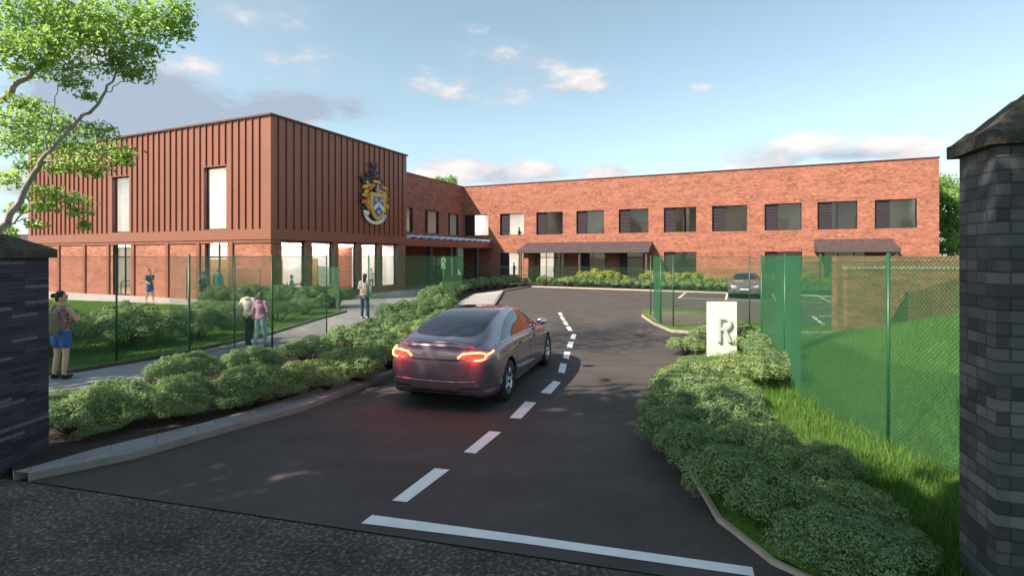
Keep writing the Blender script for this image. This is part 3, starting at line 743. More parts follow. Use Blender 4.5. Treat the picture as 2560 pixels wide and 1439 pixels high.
# neighbouring house far left
nb = empty('neighbouring_house', (-62, 60, 0), R(10), 'low pale house with a red brown roof behind the left gate pillar', 'building')
b = MB(); b.box(-7, 7, -4, 4, 0, 3.6); b.build('wall', simple('cream_render', (.55, .5, .44), .9), nb)
b = MB(); b.poly([(-7.5, -4.5, 3.5), (7.5, -4.5, 3.5), (7.5, 0, 5.0), (-7.5, 0, 5.0)]); b.poly([(-7.5, 0, 5.0), (7.5, 0, 5.0), (7.5, 4.5, 3.5), (-7.5, 4.5, 3.5)])
b.build('roof', M_['tiles'], nb)
for x in (-5, -1.5, 3):
    b = MB(); b.box(x, x + 1.2, -4.04, -4.0, 1, 2.3); b.build('window', M_['frame'], nb)

# ---------- gate pillars
def pillar(name, label, c, w, d, rz, h, capz, ov, th, mat):
    e = empty(name, (c[0], c[1], 0), rz, label, 'gate pillar', None)
    b = MB(); b.box(-w / 2, w / 2, -d / 2, d / 2, -.05, h); b.build('shaft', mat, e)
    b = MB(); n = 10
    W = w / 2 + ov; Dd = d / 2 + ov
    b.box(-W, W, -Dd, Dd, h, h + th)
    # pyramid top with slightly chipped, uneven slopes
    k = 8; vs = []
    for i in range(k + 1):
        for j in range(k + 1):
            x = -1 + 2 * i / k; y = -1 + 2 * j / k; r = max(abs(x), abs(y)); z = h + th + (capz - h - th) * (1 - r) + .001
            jz = random.uniform(-.008, .008) if r < 1 else 0
            vs.append((x * W, y * Dd, z + jz))
    n0_ = len(b.v); b.v += vs
    for i in range(k):
        for j in range(k): a = n0_ + i * (k + 1) + j; b.face((a, a + k + 1, a + k + 2, a + 1))
    b.build('capstone', M_['stone_cap'], e)
    return e
pillar('gate_pillar', 'thin coursed dark slate gate pillar with a pyramid capstone beside the left pavement', (-5.83, 5.82), .50, .60, 0, 2.38, 2.66, .055, .10, M_['brick_thin'])
rz = math.atan2(-.314, .949)
cN = Vector((3.86, 4.05)) * .81; d1 = Vector((.314, .949)); d2 = Vector((.949, -.314)); cc = cN + d1 * .227 + d2 * .31
pillar('gate_pillar', 'tall dark brick gate pillar with mossy stone cap in front of the grass bank', cc, .62, .454, rz, 3.115, 3.53, .055, .09, M_['brick_dark'])
# ================================================================== FENCES (real crossed wires, posts)
def fence(name, pts, h=2.4, pitch=.052, wr=.0026, z0=.06, post_step=2.9, posts=None, label='', group=None, mesh_on=None, pr=.021, zf=None):
    """pts: polyline on the ground. posts: list of polyline points that carry a post"""
    e = empty(name, (pts[0][0], pts[0][1], 0), 0, label, 'fence', group)
    o0 = Vector((pts[0][0], pts[0][1], 0))
    V = []; Fq = []
    for (a, c) in zip(pts, pts[1:]):
        a = Vector((a[0], a[1], 0)) - o0; c = Vector((c[0], c[1], 0)) - o0; L = (c - a).length; t = (c - a) / L; n = Vector((-t.y, t.x, 0))
        za, zb = z0, h
        if zf: za = min(zf(*(o0 + a)[:2]), zf(*(o0 + c)[:2])) - .05
        Hh = zb - za
        for sgn in (1, -1):
            k = -Hh if sgn == 1 else 0
            end = L if sgn == 1 else L + Hh
            k = math.floor(k / pitch) * pitch
            while k < end:
                # line s = k + sgn*z ; clip to 0<=s<=L, 0<=z<=Hh
                zl = max(0, (0 - k) / sgn if sgn == 1 else (k - L)); zh = min(Hh, (L - k) if sgn == 1 else k)
                k += pitch
                if zh - zl < .01: continue
                kk = k - pitch
                p = a + t * (kk + sgn * zl) + Vector((0, 0, za + zl)); q = a + t * (kk + sgn * zh) + Vector((0, 0, za + zh))
                d = (q - p).normalized(); u = d.cross(n).normalized(); w = n
                offn = n * wr * sgn * .7
                i0 = len(V)
                for pt in (p, q):
                    for m in range(3):
                        th = m * 2 * math.pi / 3; V.append(tuple(pt + offn + (u * math.cos(th) + w * math.sin(th)) * wr))
                for m in range(3): m2 = (m + 1) % 3; Fq.append((i0 + m, i0 + m2, i0 + 3 + m2, i0 + 3 + m))
    npmesh('wire_mesh', V, Fq, M_['fence'], e)
    for zz in (z0 + .03, h * .5, h - .02):
        b = MB(); b.tube([Vector((p[0], p[1], zz)) - o0 for p in pts], .0035, 5); b.build('line_wire', M_['fence'], e, uv=False)
    for p in (posts if posts is not None else pts):
        q = Vector((p[0], p[1], 0)) - o0; b = MB(); b.tube([(0, 0, -.05), (0, 0, h + .03)], pr, 10); b.ball((0, 0, h + .03), (pr * 1.05, pr * 1.05, pr * .5), 8)
        o = b.build('post', M_['post'], e, loc=q, uv=False)
    return e
fence('chainlink_fence', [(-15.5, 9.9), (-11.4, 10.3), (-8.72, 11.2)], posts=[(-15.5, 9.9), (-11.4, 10.6), (-8.72, 11.2)], label='tall green chainlink fence beside the woman with the backpack', group='green chainlink fences')
fence('chainlink_fence', [(-8.72, 11.2), (-7.4, 11.9), (-7.1, 13.0)], posts=[(-7.1, 13.0)], label='short tall fence length behind the couple on the footpath', group='green chainlink fences')
fence('chainlink_fence', [(-7.25, 10.75), (-6.62, 10.42), (-5.6, 11.9), (-4.75, 13.7), (-4.4, 15.6), (-4.35, 17.6)], posts=[(-6.62, 10.42), (-5.62, 15.4 - 3.5), (-4.4, 15.6)], label='green chainlink fence running beside the footpath behind the left shrub row', group='green chainlink fences')
fence('chainlink_fence', [(-7.1, 13.0), (-5.62, 15.4)], posts=[(-5.62, 15.4)], label='green fence length crossing the footpath in front of the hall windows', group='green chainlink fences')
fence('chainlink_fence', [(-4.35, 17.6), (-3.2, 23.3), (-2.9, 29.5)], pitch=.06, wr=.003, posts=[(-3.15, 23.4), (-2.9, 29.5)], label='green fence along the hedge in front of the entrance canopy', group='green chainlink fences')
fence('chainlink_fence', [(-9.9, 25.9), (-8.1, 23.0), (-7.3, 21.5)], h=1.9, pitch=.06, wr=.003, label='lower green fence behind the dark shrubs below the hall windows', group='green chainlink fences')
fence('chainlink_fence', [(-17.3, 27.0), (-14.5, 26.0), (-12.2, 24.6), (-9.9, 25.9)], h=1.75, pitch=.06, wr=.003, label='low green fence on the lawn edge near the hall corner', group='green chainlink fences')
wf = [tuple(f1 + fd * k + Vector((-fd.y, fd.x)) * .5) for k in (-3.6, -.6, 4.7, 10, 15.3, 20.6, 26)]
wf = [(S2W(.4, -4.2))[:2], (S2W(1.7, -8.2))[:2]] + wf[1:]
fence('chainlink_fence', wf, h=1.6, pitch=.075, wr=.0034, label='low green fence in the planting along the classroom wing', group='green chainlink fences')
fence('chainlink_fence', [(4.62, 3.9), (4.52, 6.1), (4.55, 8.0), (5.05, 9.4), (5.35, 10.3), (5.6, 11.4)], pitch=.052, wr=.0040, posts=[(4.52, 6.1), (5.05, 9.4), (5.6, 11.4)], zf=bank_z, label='nearest green chainlink fence on the grass bank beside the right pillar', group='green chainlink fences')
fence('chainlink_fence', [(5.6, 11.4), (9.3, 12.6), (15, 12.9)], posts=[(9.3, 12.6)], h=2.28, pitch=.06, wr=.0042, zf=bank_z, label='green fence crossing the grass bank towards the brick store', group='green chainlink fences')
fence('chainlink_fence', [(5.35, 19.2), (5.1, 17.4), (5.3, 16.7), (7.9, 16.9)], posts=[(5.35, 19.6), (5.1, 17.4), (5.3, 16.7), (7.9, 16.9)], pitch=.06, wr=.003, label='green fence turning round the gravel end of the traffic island', group='green chainlink fences')
fence('chainlink_fence', [(7.9, 16.9), (12.0, 16.3), (17, 15.9)], posts=[(12.0, 16.3)], pitch=.06, wr=.003, label='green fence behind the R sign along the grass strip', group='green chainlink fences')

# brick bin store on the bank
st = empty('brick_store', (8.75, 13.25, 0), math.atan2(-.12, 1), 'roofless red brick store with a pier behind the right hand fence', 'brick enclosure')
b = MB(); b.box(0, 16, 0, .22, 0, 2.06); b.build('wall', M_['brick'], st)
b = MB(); b.box(-.01, 16, -.02, .25, 2.06, 2.13); b.build('coping', simple('buff_coping', (.42, .33, .24), .9, .1), st)
b = MB(); b.box(.9, 1.22, 2.4, 2.72, 0, 2.40); b.box(1.22, 16, 2.4, 2.6, 0, 2.40); b.build('pier', M_['brick'], st)
# ================================================================== SIGN
sg = empty('entrance_sign', (4.86, 11.75, 0), R(-2), 'white upright slab sign bearing a raised letter R among the shrubs', 'sign')
b = MB(); c = .03; W = .345
b.prism([(-W + c, -.05), (W - c, -.05), (W, -.05 + c), (W, .05 - c), (W - c, .05), (-W + c, .05), (-W, .05 - c), (-W, -.05 + c)], 0, 1.345); b.build('panel', M_['sign_white'], sg)
def R_shape(w, h, t):
    """outline strokes of a capital R as filled polygons in x,z"""
    P = [[(0, 0), (t, 0), (t, h), (0, h)]]
    r = h * .27; cy = h - r; out = []; inn = []
    xs = w - r
    for k in range(13):
        a = math.pi / 2 - math.pi * k / 12; out.append((xs + r * math.cos(a), cy + r * math.sin(a))); inn.append((xs + (r - t) * math.cos(a), cy + (r - t) * math.sin(a)))
    P.append([(t, h), *out, (t, h - 2 * r), (t, h - 2 * r + t), *inn[::-1], (t, h - t)])
    P.append([(xs - t * .4, h - 2 * r + .001), (xs + t * .75, h - 2 * r + .001), (w, 0), (w - t * 1.15, 0)])
    return P
def letter(b, polys, y0, y1, ox, oz, mi=0):
    for p in polys:
        tri = mgeo.tessellate_polygon([[Vector((x, z, 0)) for x, z in p]])
        n = len(b.v); k = len(p)
        b.v += [(ox + x, y0, oz + z) for x, z in p] + [(ox + x, y1, oz + z) for x, z in p]
        ccw = area2(p) > 0
        for t in tri:
            q = [p[i] for i in t]; t = t if area2(q) > 0 else t[::-1]
            b.face([n + i for i in t], mi); b.face([n + k + i for i in t][::-1], mi)
        for i in range(k):
            j = (i + 1) % k; f = (n + i, n + k + i, n + k + j, n + j); b.face(f if ccw else f[::-1], mi)
b = MB(); letter(b, R_shape(.31, .58, .066), -.10, -.052, -.135, .43); b.build('letter', simple('shade_greyed_letter', (.66, .65, .63), .5, .03), sg)  # white letter with its shade mixed into a greyer base colour
# small R marker plate on the far fence post
sg2 = empty('marker_sign', (-3.13, 23.28, 0), R(0), 'small green and grey letter R fixed on the fence post near the entrance canopy', 'sign')
b = MB(); letter(b, R_shape(.22, .5, .07), -.07, -.04, -.11, 1.83); b.build('letter', simple('grey_green_letter', (.22, .34, .22), .6, .1), sg2)
b = MB(); b.box(-.05, .05, -.04, -.005, 1.9, 2.2); b.build('bracket', M_['post'], sg2)
# bicycle stands
def rack(x, y, rz, lab):
    e = empty('bicycle_stand', (x, y, .075), rz, lab, 'bicycle stand', 'bicycle stands by the hall door')
    b = MB(); pts = [(-.62, 0, 0), (-.62, 0, .66), (-.56, 0, .76), (-.46, 0, .8), (.46, 0, .8), (.56, 0, .76), (.62, 0, .66), (.62, 0, 0)]; b.tube(pts, .024, 8); b.build('hoop', M_['frame'], e, uv=False)
    b = MB(); b.tube([(-.62, 0, .55), (.62, 0, .55)], .016, 8); b.build('crossbar', M_['frame'], e, uv=False)
p = Vector(gp(262, 738)); rack(p.x, p.y, RZ, 'dark tubular bicycle stand left of the second hall door')
p = Vector(gp(318, 739)); rack(p.x, p.y, RZ, 'dark tubular bicycle stand right beside the glass hall door')

# ================================================================== FOLIAGE
LM = leafmat('shrub_leaf', (.085, .140, .062), (.215, .325, .145), (.39, .52, .26), .3)
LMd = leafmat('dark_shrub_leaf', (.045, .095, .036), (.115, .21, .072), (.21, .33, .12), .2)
LMy = leafmat('fresh_tree_leaf', (.22, .40, .11), (.38, .62, .20), (.62, .82, .34), .62)
LMf = leafmat('flowering_leaf', (.08, .16, .03), (.30, .38, .06), (.70, .52, .12), .25)
BARK = simple('grey_bark', (.38, .35, .32), .9, .35, 14, .8, bscale=50)
STEM = simple('brown_stem', (.11, .075, .05), .9, .3, 10)
def leaves(C, Nrm, size, rng, aspect=.5, upb=.0, jit=.55):
    """C (n,3) centres, Nrm (n,3) preferred normals -> folded leaf quads"""
    n = len(C); nr = Nrm + rng.normal(0, jit, (n, 3)); nr[:, 2] += upb; nr /= np.linalg.norm(nr, axis=1)[:, None] + 1e-9
    r = rng.normal(0, 1, (n, 3)); t = np.cross(nr, r); t /= np.linalg.norm(t, axis=1)[:, None] + 1e-9; s = np.cross(nr, t)
    L = (size * rng.uniform(.65, 1.3, n))[:, None]; W = L * aspect
    p0 = C - t * L * .5; p2 = C + t * L * .5 - nr * L * .12; m = C + t * L * .05
    p1 = m + s * W * .5 + nr * L * .08; p3 = m - s * W * .5 + nr * L * .08
    V = np.stack([p0, p1, p2, p3], 1).reshape(-1, 3); Fq = np.arange(4 * n).reshape(n, 4)
    return V, Fq
def shrub_mesh(seed, rx=.6, ry=.55, rz=.42, nl=16, nleaf=7000, size=.034, mat=LM, zc=.40, lump=(.135, .20)):
    rng = np.random.default_rng(seed); Cs = []; Ns = []
    th = rng.uniform(0, 2 * math.pi, nl); u = np.sqrt(rng.uniform(.0, 1, nl)) * .86
    nr_ = int(nl * .45); nm_ = int(nl * .3)
    u[:nr_] = .84; th[:nr_] = np.arange(nr_) * 2 * math.pi / nr_ + rng.uniform(-.2, .2, nr_)
    u[nr_:nr_ + nm_] = .5; th[nr_:nr_ + nm_] = np.arange(nm_) * 2 * math.pi / nm_ + rng.uniform(-.3, .3, nm_)
    cx = np.cos(th) * u * rx; cy = np.sin(th) * u * ry; cz = .17 + (rz - .06) * np.sqrt(1 - u ** 2) + rng.uniform(-.05, .05, nl)
    lr = rng.uniform(*lump, nl) * (rx + ry)
    w = lr ** 2; w /= w.sum()
    for i in range(nl):
        k = int(nleaf * w[i]); d = rng.normal(0, 1, (k, 3)); d /= np.linalg.norm(d, axis=1)[:, None]
        d[:, 2] = np.where(d[:, 2] < -.75, -d[:, 2], d[:, 2])
        # tufted surface: radius wobbles with direction
        wob = 1 + .16 * np.sin(d[:, 0] * 9 + seed + i) * np.sin(d[:, 1] * 8 + i) + .12 * np.sin(d[:, 2] * 11 + i * 2)
        rr = lr[i] * wob * (1 - np.abs(rng.normal(0, .06, k)))
        inner = rng.random(k) < .08; rr = np.where(inner, rr * rng.uniform(.3, .85, k), rr)
        C = np.stack([cx[i] + d[:, 0] * rr, cy[i] + d[:, 1] * rr, np.maximum(cz[i] + d[:, 2] * rr * .8, .03)], 1)
        # drop leaves that lie deep within another lump
        keep = np.ones(k, bool)
        for j in range(nl):
            if j == i: continue
            q = ((C[:, 0] - cx[j]) / lr[j]) ** 2 + ((C[:, 1] - cy[j]) / lr[j]) ** 2 + ((C[:, 2] - cz[j]) / (lr[j] * .8)) ** 2
            keep &= ~((q < .45))
        Cs.append(C[keep]); Ns.append(d[keep])
    C = np.concatenate(Cs); Nn = np.concatenate(Ns)
    V, Fq = leaves(C, Nn, size, rng, .55, .15, .34)
    o = npmesh('foliage', V, Fq, mat)
    b = MB()
    for i in range(nl):
        b.tube([(cx[i] * .12, cy[i] * .12, -.02), (cx[i] * .5, cy[i] * .5, cz[i] * .55), (cx[i], cy[i], cz[i])], [.016, .011, .005], 5)
    s_ = b.build('stem', STEM, uv=False)
    return o, s_
_used = {}
def make_shrub(kind, x, y, z, s, rot, label, group, cat='shrub', name='shrub'):
    e = empty(name, (x, y, z), rot, label, cat, group)
    e.scale = (s[0], s[1], s[2]) if isinstance(s, tuple) else (s, s, s)
    src = PROT[kind]
    for o in src:
        if kind in _used and _used[kind] or o.parent: c = o.copy(); COL.objects.link(c)
        else: c = o
        c.parent = e
    _used[kind] = True
    return e
PROT = {}
for i in range(4): PROT['n%d' % i] = shrub_mesh(10 + i, nleaf=24000, size=.027, nl=20)                  # near, fine leaved
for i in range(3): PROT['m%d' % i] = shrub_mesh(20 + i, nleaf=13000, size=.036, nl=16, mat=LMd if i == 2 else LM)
for i in range(3): PROT['f%d' % i] = shrub_mesh(30 + i, nleaf=5000, size=.06, nl=14)                      # far
for i in range(2): PROT['y%d' % i] = shrub_mesh(40 + i, nleaf=2600, size=.07, nl=10, mat=LMf, rz=.5)
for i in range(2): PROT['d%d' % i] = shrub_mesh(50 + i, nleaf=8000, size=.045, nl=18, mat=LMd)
rnd = random.Random(5)
_o1 = 'first second third fourth fifth sixth seventh eighth ninth tenth eleventh twelfth thirteenth fourteenth fifteenth sixteenth seventeenth eighteenth nineteenth'.split()
def ordw(n):
    if n < 20: return _o1[n - 1]
    t_ = ('twent', 'thirt', 'fort')[n // 10 - 2]
    return t_ + 'ieth' if n % 10 == 0 else t_ + 'y-' + _o1[n % 10 - 1]
# left row behind the kerb
ordn = ['first', 'second', 'third', 'fourth', 'fifth', 'sixth', 'seventh', 'eighth', 'ninth', 'tenth', 'eleventh', 'twelfth', 'thirteenth', 'fourteenth', 'fifteenth', 'sixteenth', 'seventeenth', 'eighteenth', 'nineteenth', 'twentieth']
kerb_row = [(-6.0, 6.95, .70, 'n'), (-5.75, 7.35, .72, 'n'), (-5.05, 7.7, .66, 'n'), (-4.25, 8.2, .74, 'n'), (-3.75, 9.0, .66, 'n'), (-3.15, 9.8, .76, 'n'), (-2.75, 10.9, .80, 'n'), (-2.6, 12.3, .85, 'm'), (-2.45, 13.8, .85, 'm'), (-2.3, 15.4, .8, 'm'), (-2.15, 17.0, .8, 'm')]
for i, (x, y, s, k) in enumerate(kerb_row):
    x += .16; y -= .22
    make_shrub(k + str(i % (4 if k == 'n' else 2)), x, y, .07, s * 1.22 if i else (.8, .8, .62), rnd.uniform(0, 6), 'rounded green shrub, %s from the left pillar in the row next to the kerb' % ordn[i], 'shrubs along the left kerb')
back_row = [(-7.05, 7.9, .74, 'n'), (-6.5, 8.3, .8, 'n'), (-5.75, 8.9, .78, 'n'), (-4.95, 9.7, .74, 'n'), (-4.35, 10.9, .74, 'n'), (-3.85, 12.1, .85, 'm'), (-3.55, 13.5, .9, 'm'), (-3.35, 15.0, .85, 'm'), (-3.15, 16.6, .8, 'm')]
for i, (x, y, s, k) in enumerate(back_row):
    make_shrub(k + str((i + 2) % (4 if k == 'n' else 2)), x, y, .07, s * 1.18 if i > 1 else (s * 1.1, s * 1.1, s * .42), rnd.uniform(0, 6), 'rounded green shrub, %s from the left pillar in the row next to the footpath' % ordn[i], 'shrubs along the footpath')
for i, (x, y) in enumerate([(-5.30, 6.98), (-4.72, 7.28), (-4.18, 7.72), (-3.72, 8.25), (-3.22, 8.85), (-2.85, 9.5)]):
    make_shrub('n%d' % (i % 4), x, y, .09, (.56, .56, .46), rnd.uniform(0, 6), 'low spreading shrub right at the pavement edge, %s from the left pillar' % ordn[i], 'low shrubs at the pavement edge')
make_shrub('n1', -5.35, 6.62, .10, (.5, .34, .22), 1.2, 'low dark green tuft spilling on to the pavement by the left pillar', None)
# shrubs near the entrance
ent = [(-4.05, 17.9, 1.0, 'm'), (-3.35, 18.6, .95, 'm'), (-2.9, 19.6, .95, 'm'), (-3.5, 20.6, .9, 'm'), (-2.9, 21.6, .9, 'f')]
for i, (x, y, s, k) in enumerate(ent):
    make_shrub(k + str(i % 2), x, y, .09, s * 1.1, rnd.uniform(0, 6), 'bushy shrub beyond the dark car, %s on the way to the entrance' % ordn[i], 'shrubs beyond the dark car')
n_ = 0
for k in range(15):
    t = k / 14
    pts = [(-3.6, 23.2), (-3.6, 28), (-3.2, 33), (-1.6, 36.5), (1.0, 39.9)]
    q = t * 4; i = min(3, int(q)); w = q - i; x = pts[i][0] * (1 - w) + pts[i + 1][0] * w; y = pts[i][1] * (1 - w) + pts[i + 1][1] * w
    make_shrub('f%d' % (k % 3), x, y, .09, rnd.uniform(1.05, 1.25) if k < 14 else .9, rnd.uniform(0, 6), 'clipped bush, %s along the hedge line from the dark car to the wing' % ordn[k], 'hedge bushes by the entrance')
# dark hedge below the hall windows and the shaded shrubs on the lawn
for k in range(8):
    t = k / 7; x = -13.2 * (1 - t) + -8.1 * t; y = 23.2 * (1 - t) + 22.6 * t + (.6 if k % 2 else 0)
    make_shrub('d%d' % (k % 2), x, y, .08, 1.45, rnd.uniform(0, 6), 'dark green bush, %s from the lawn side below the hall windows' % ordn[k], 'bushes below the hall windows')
lawnS = [(-11.0, 12.0, 1.5), (-9.8, 13.0, 1.45), (-8.9, 14.3, 1.5), (-10.6, 14.4, 1.6), (-12.4, 13.6, 1.6), (-14.0, 14.6, 1.6), (-12.0, 15.8, 1.6), (-9.2, 16.4, 1.5), (-8.4, 18.2, 1.3), (-10.4, 17.6, 1.5), (-8.3, 20.3, 1.2), (-15.6, 15.9, 1.5), (-13.6, 12.0, 1.4)]
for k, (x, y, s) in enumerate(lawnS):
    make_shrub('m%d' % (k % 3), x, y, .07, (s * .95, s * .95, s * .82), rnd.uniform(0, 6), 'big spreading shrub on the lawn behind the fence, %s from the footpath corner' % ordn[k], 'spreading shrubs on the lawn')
# right bed
rb = [(5.3, 12.9, .8, 'm'), (5.75, 11.95, .8, 'm'), (4.35, 12.3, .62, 'm'), (5.68, 10.95, .78, 'n'), (4.95, 10.15, .8, 'n'), (4.1, 10.9, .62, 'n'), (3.95, 9.75, .8, 'n'), (4.85, 9.3, .8, 'n'), (4.1, 8.75, .8, 'n'), (3.15, 8.7, .72, 'n'), (2.75, 7.75, .72, 'n'), (3.45, 7.8, .68, 'n'),
      (2.30, 6.95, .66, 'n'), (2.12, 6.3, .66, 'n'), (2.15, 5.6, .66, 'n'), (2.22, 4.95, .62, 'n'), (2.42, 4.4, .60, 'n'), (2.80, 4.0, .52, 'n'),
      (3.0, 7.0, .70, 'n'), (2.82, 6.2, .70, 'n'), (2.80, 5.45, .68, 'n'), (2.84, 4.8, .62, 'n'), (3.0, 4.3, .52, 'n'), (2.5, 3.72, .60, 'n'), (2.95, 3.86, .44, 'n'), (3.25, 5.1, .5, 'n')]
for k, (x, y, s, kk) in enumerate(rb):
    lab = 'mounded shrub in the right bed, %s counting from the R sign' % ordw(k + 1)
    make_shrub(kk + str(k % (4 if kk == 'n' else 2)), x - .12, y, bank_z(x, y) - .03, ((s * 1.12, s * 1.12, s * .45) if k in (4, 5, 6) else s * 1.12), rnd.uniform(0, 6), lab, 'shrubs along the right kerb')
# planting in front of the wing
for k in range(40):
    u = .8 + k * .72 + rnd.uniform(-.15, .15)
    p = f1 + fd * u + Vector((-fd.y, fd.x)) * rnd.uniform(.75, 1.1)
    s = rnd.uniform(.75, 1.15)
    make_shrub('f%d' % (k % 3), p.x, p.y, .1, s, rnd.uniform(0, 6), 'low green plant, %s from the entrance in the front planting row by the wing' % ordw(k + 1), 'green plants in front of the wing', 'plant', 'bedding_plant')
for k in range(30):
    u = 1.6 + k * .98 + rnd.uniform(-.3, .3)
    if k in (0, 1) or k % 7 == 6: continue
    p = f1 + fd * u + Vector((-fd.y, fd.x)) * rnd.uniform(1.9, 2.6)
    s = rnd.uniform(.95, 1.35)
    make_shrub('y%d' % (k % 2), p.x, p.y, .1, (s, s, s * 1.35), rnd.uniform(0, 6), 'yellow flowering plant, %s from the entrance in the back planting row' % ordw(k + 1), 'yellow flowering plants in front of the wing', 'plant', 'flowering_plant')

# grass blades on the right bank: countless, one object
def blades(name, n, fx, zf, hmin, hmax, wd, mat, seed):
    rng = np.random.default_rng(seed); P = fx(rng, n); n = len(P)
    z = np.array([zf(x, y) for x, y in P]); h = rng.uniform(hmin, hmax, n)
    a = rng.uniform(0, 2 * math.pi, n); dx = np.cos(a); dy = np.sin(a); ln = rng.uniform(.1, .6, n) * h; la = rng.uniform(0, 2 * math.pi, n)
    bx, by = P[:, 0], P[:, 1]; w = wd * rng.uniform(.6, 1.3, n)
    v0 = np.stack([bx - dx * w, by - dy * w, z - .01], 1); v1 = np.stack([bx + dx * w, by + dy * w, z - .01], 1)
    mx, my = bx + np.cos(la) * ln * .35, by + np.sin(la) * ln * .35
    v2 = np.stack([mx + dx * w * .7, my + dy * w * .7, z + h * .6], 1); v3 = np.stack([mx - dx * w * .7, my - dy * w * .7, z + h * .6], 1)
    v4 = np.stack([bx + np.cos(la) * ln, by + np.sin(la) * ln, z + h * .97], 1)
    v5 = v4 + np.stack([dx * w * .12, dy * w * .12, 0 * w], 1)
    V = np.stack([v0, v1, v2, v3, v4, v5], 1).reshape(-1, 3); i = np.arange(n)[:, None] * 6
    Fq = np.concatenate([i + np.array([[0, 1, 2, 3]]), i + np.array([[3, 2, 5, 4]])], 1).reshape(-1, 4)
    return npmesh(name, V, Fq, mat, kind='stuff', label='short green grass blades', cat=None)
GR = leafmat('grass_blade', (.038, .095, .018), (.085, .19, .036), (.16, .30, .075), .3, .6)
def fx_r(rng, n):
    y = 3.0 + (13.8 - 3.0) * rng.random(n) ** 1.5; x = np.array([edge_x(v) for v in y]) + .12 + rng.random(n) ** .8 * (2.6 + y * .55)
    return np.stack([x, y], 1)
o = blades('grass', 130000, fx_r, bank_z, .05, .17, .0035, GR, 3); o['label'] = 'long bright grass covering the bank on the right'
def fx_l(rng, n):
    x = rng.uniform(-30, -7, n); y = rng.uniform(10.5, 26, n)
    pl = [(a, c) for a, c in lawn]; k = np.zeros(n, bool); j = len(pl) - 1
    for i in range(len(pl)):
        xi, yi = pl[i]; xj, yj = pl[j]
        c = ((yi > y) != (yj > y)) & (x < (xj - xi) * (y - yi) / (yj - yi + 1e-12) + xi); k ^= c; j = i
    return np.stack([x, y], 1)[k]
o = blades('grass', 110000, fx_l, lambda x, y: .07, .03, .08, .006, GR, 4); o['label'] = 'short mown grass on the lawn left of the footpath'

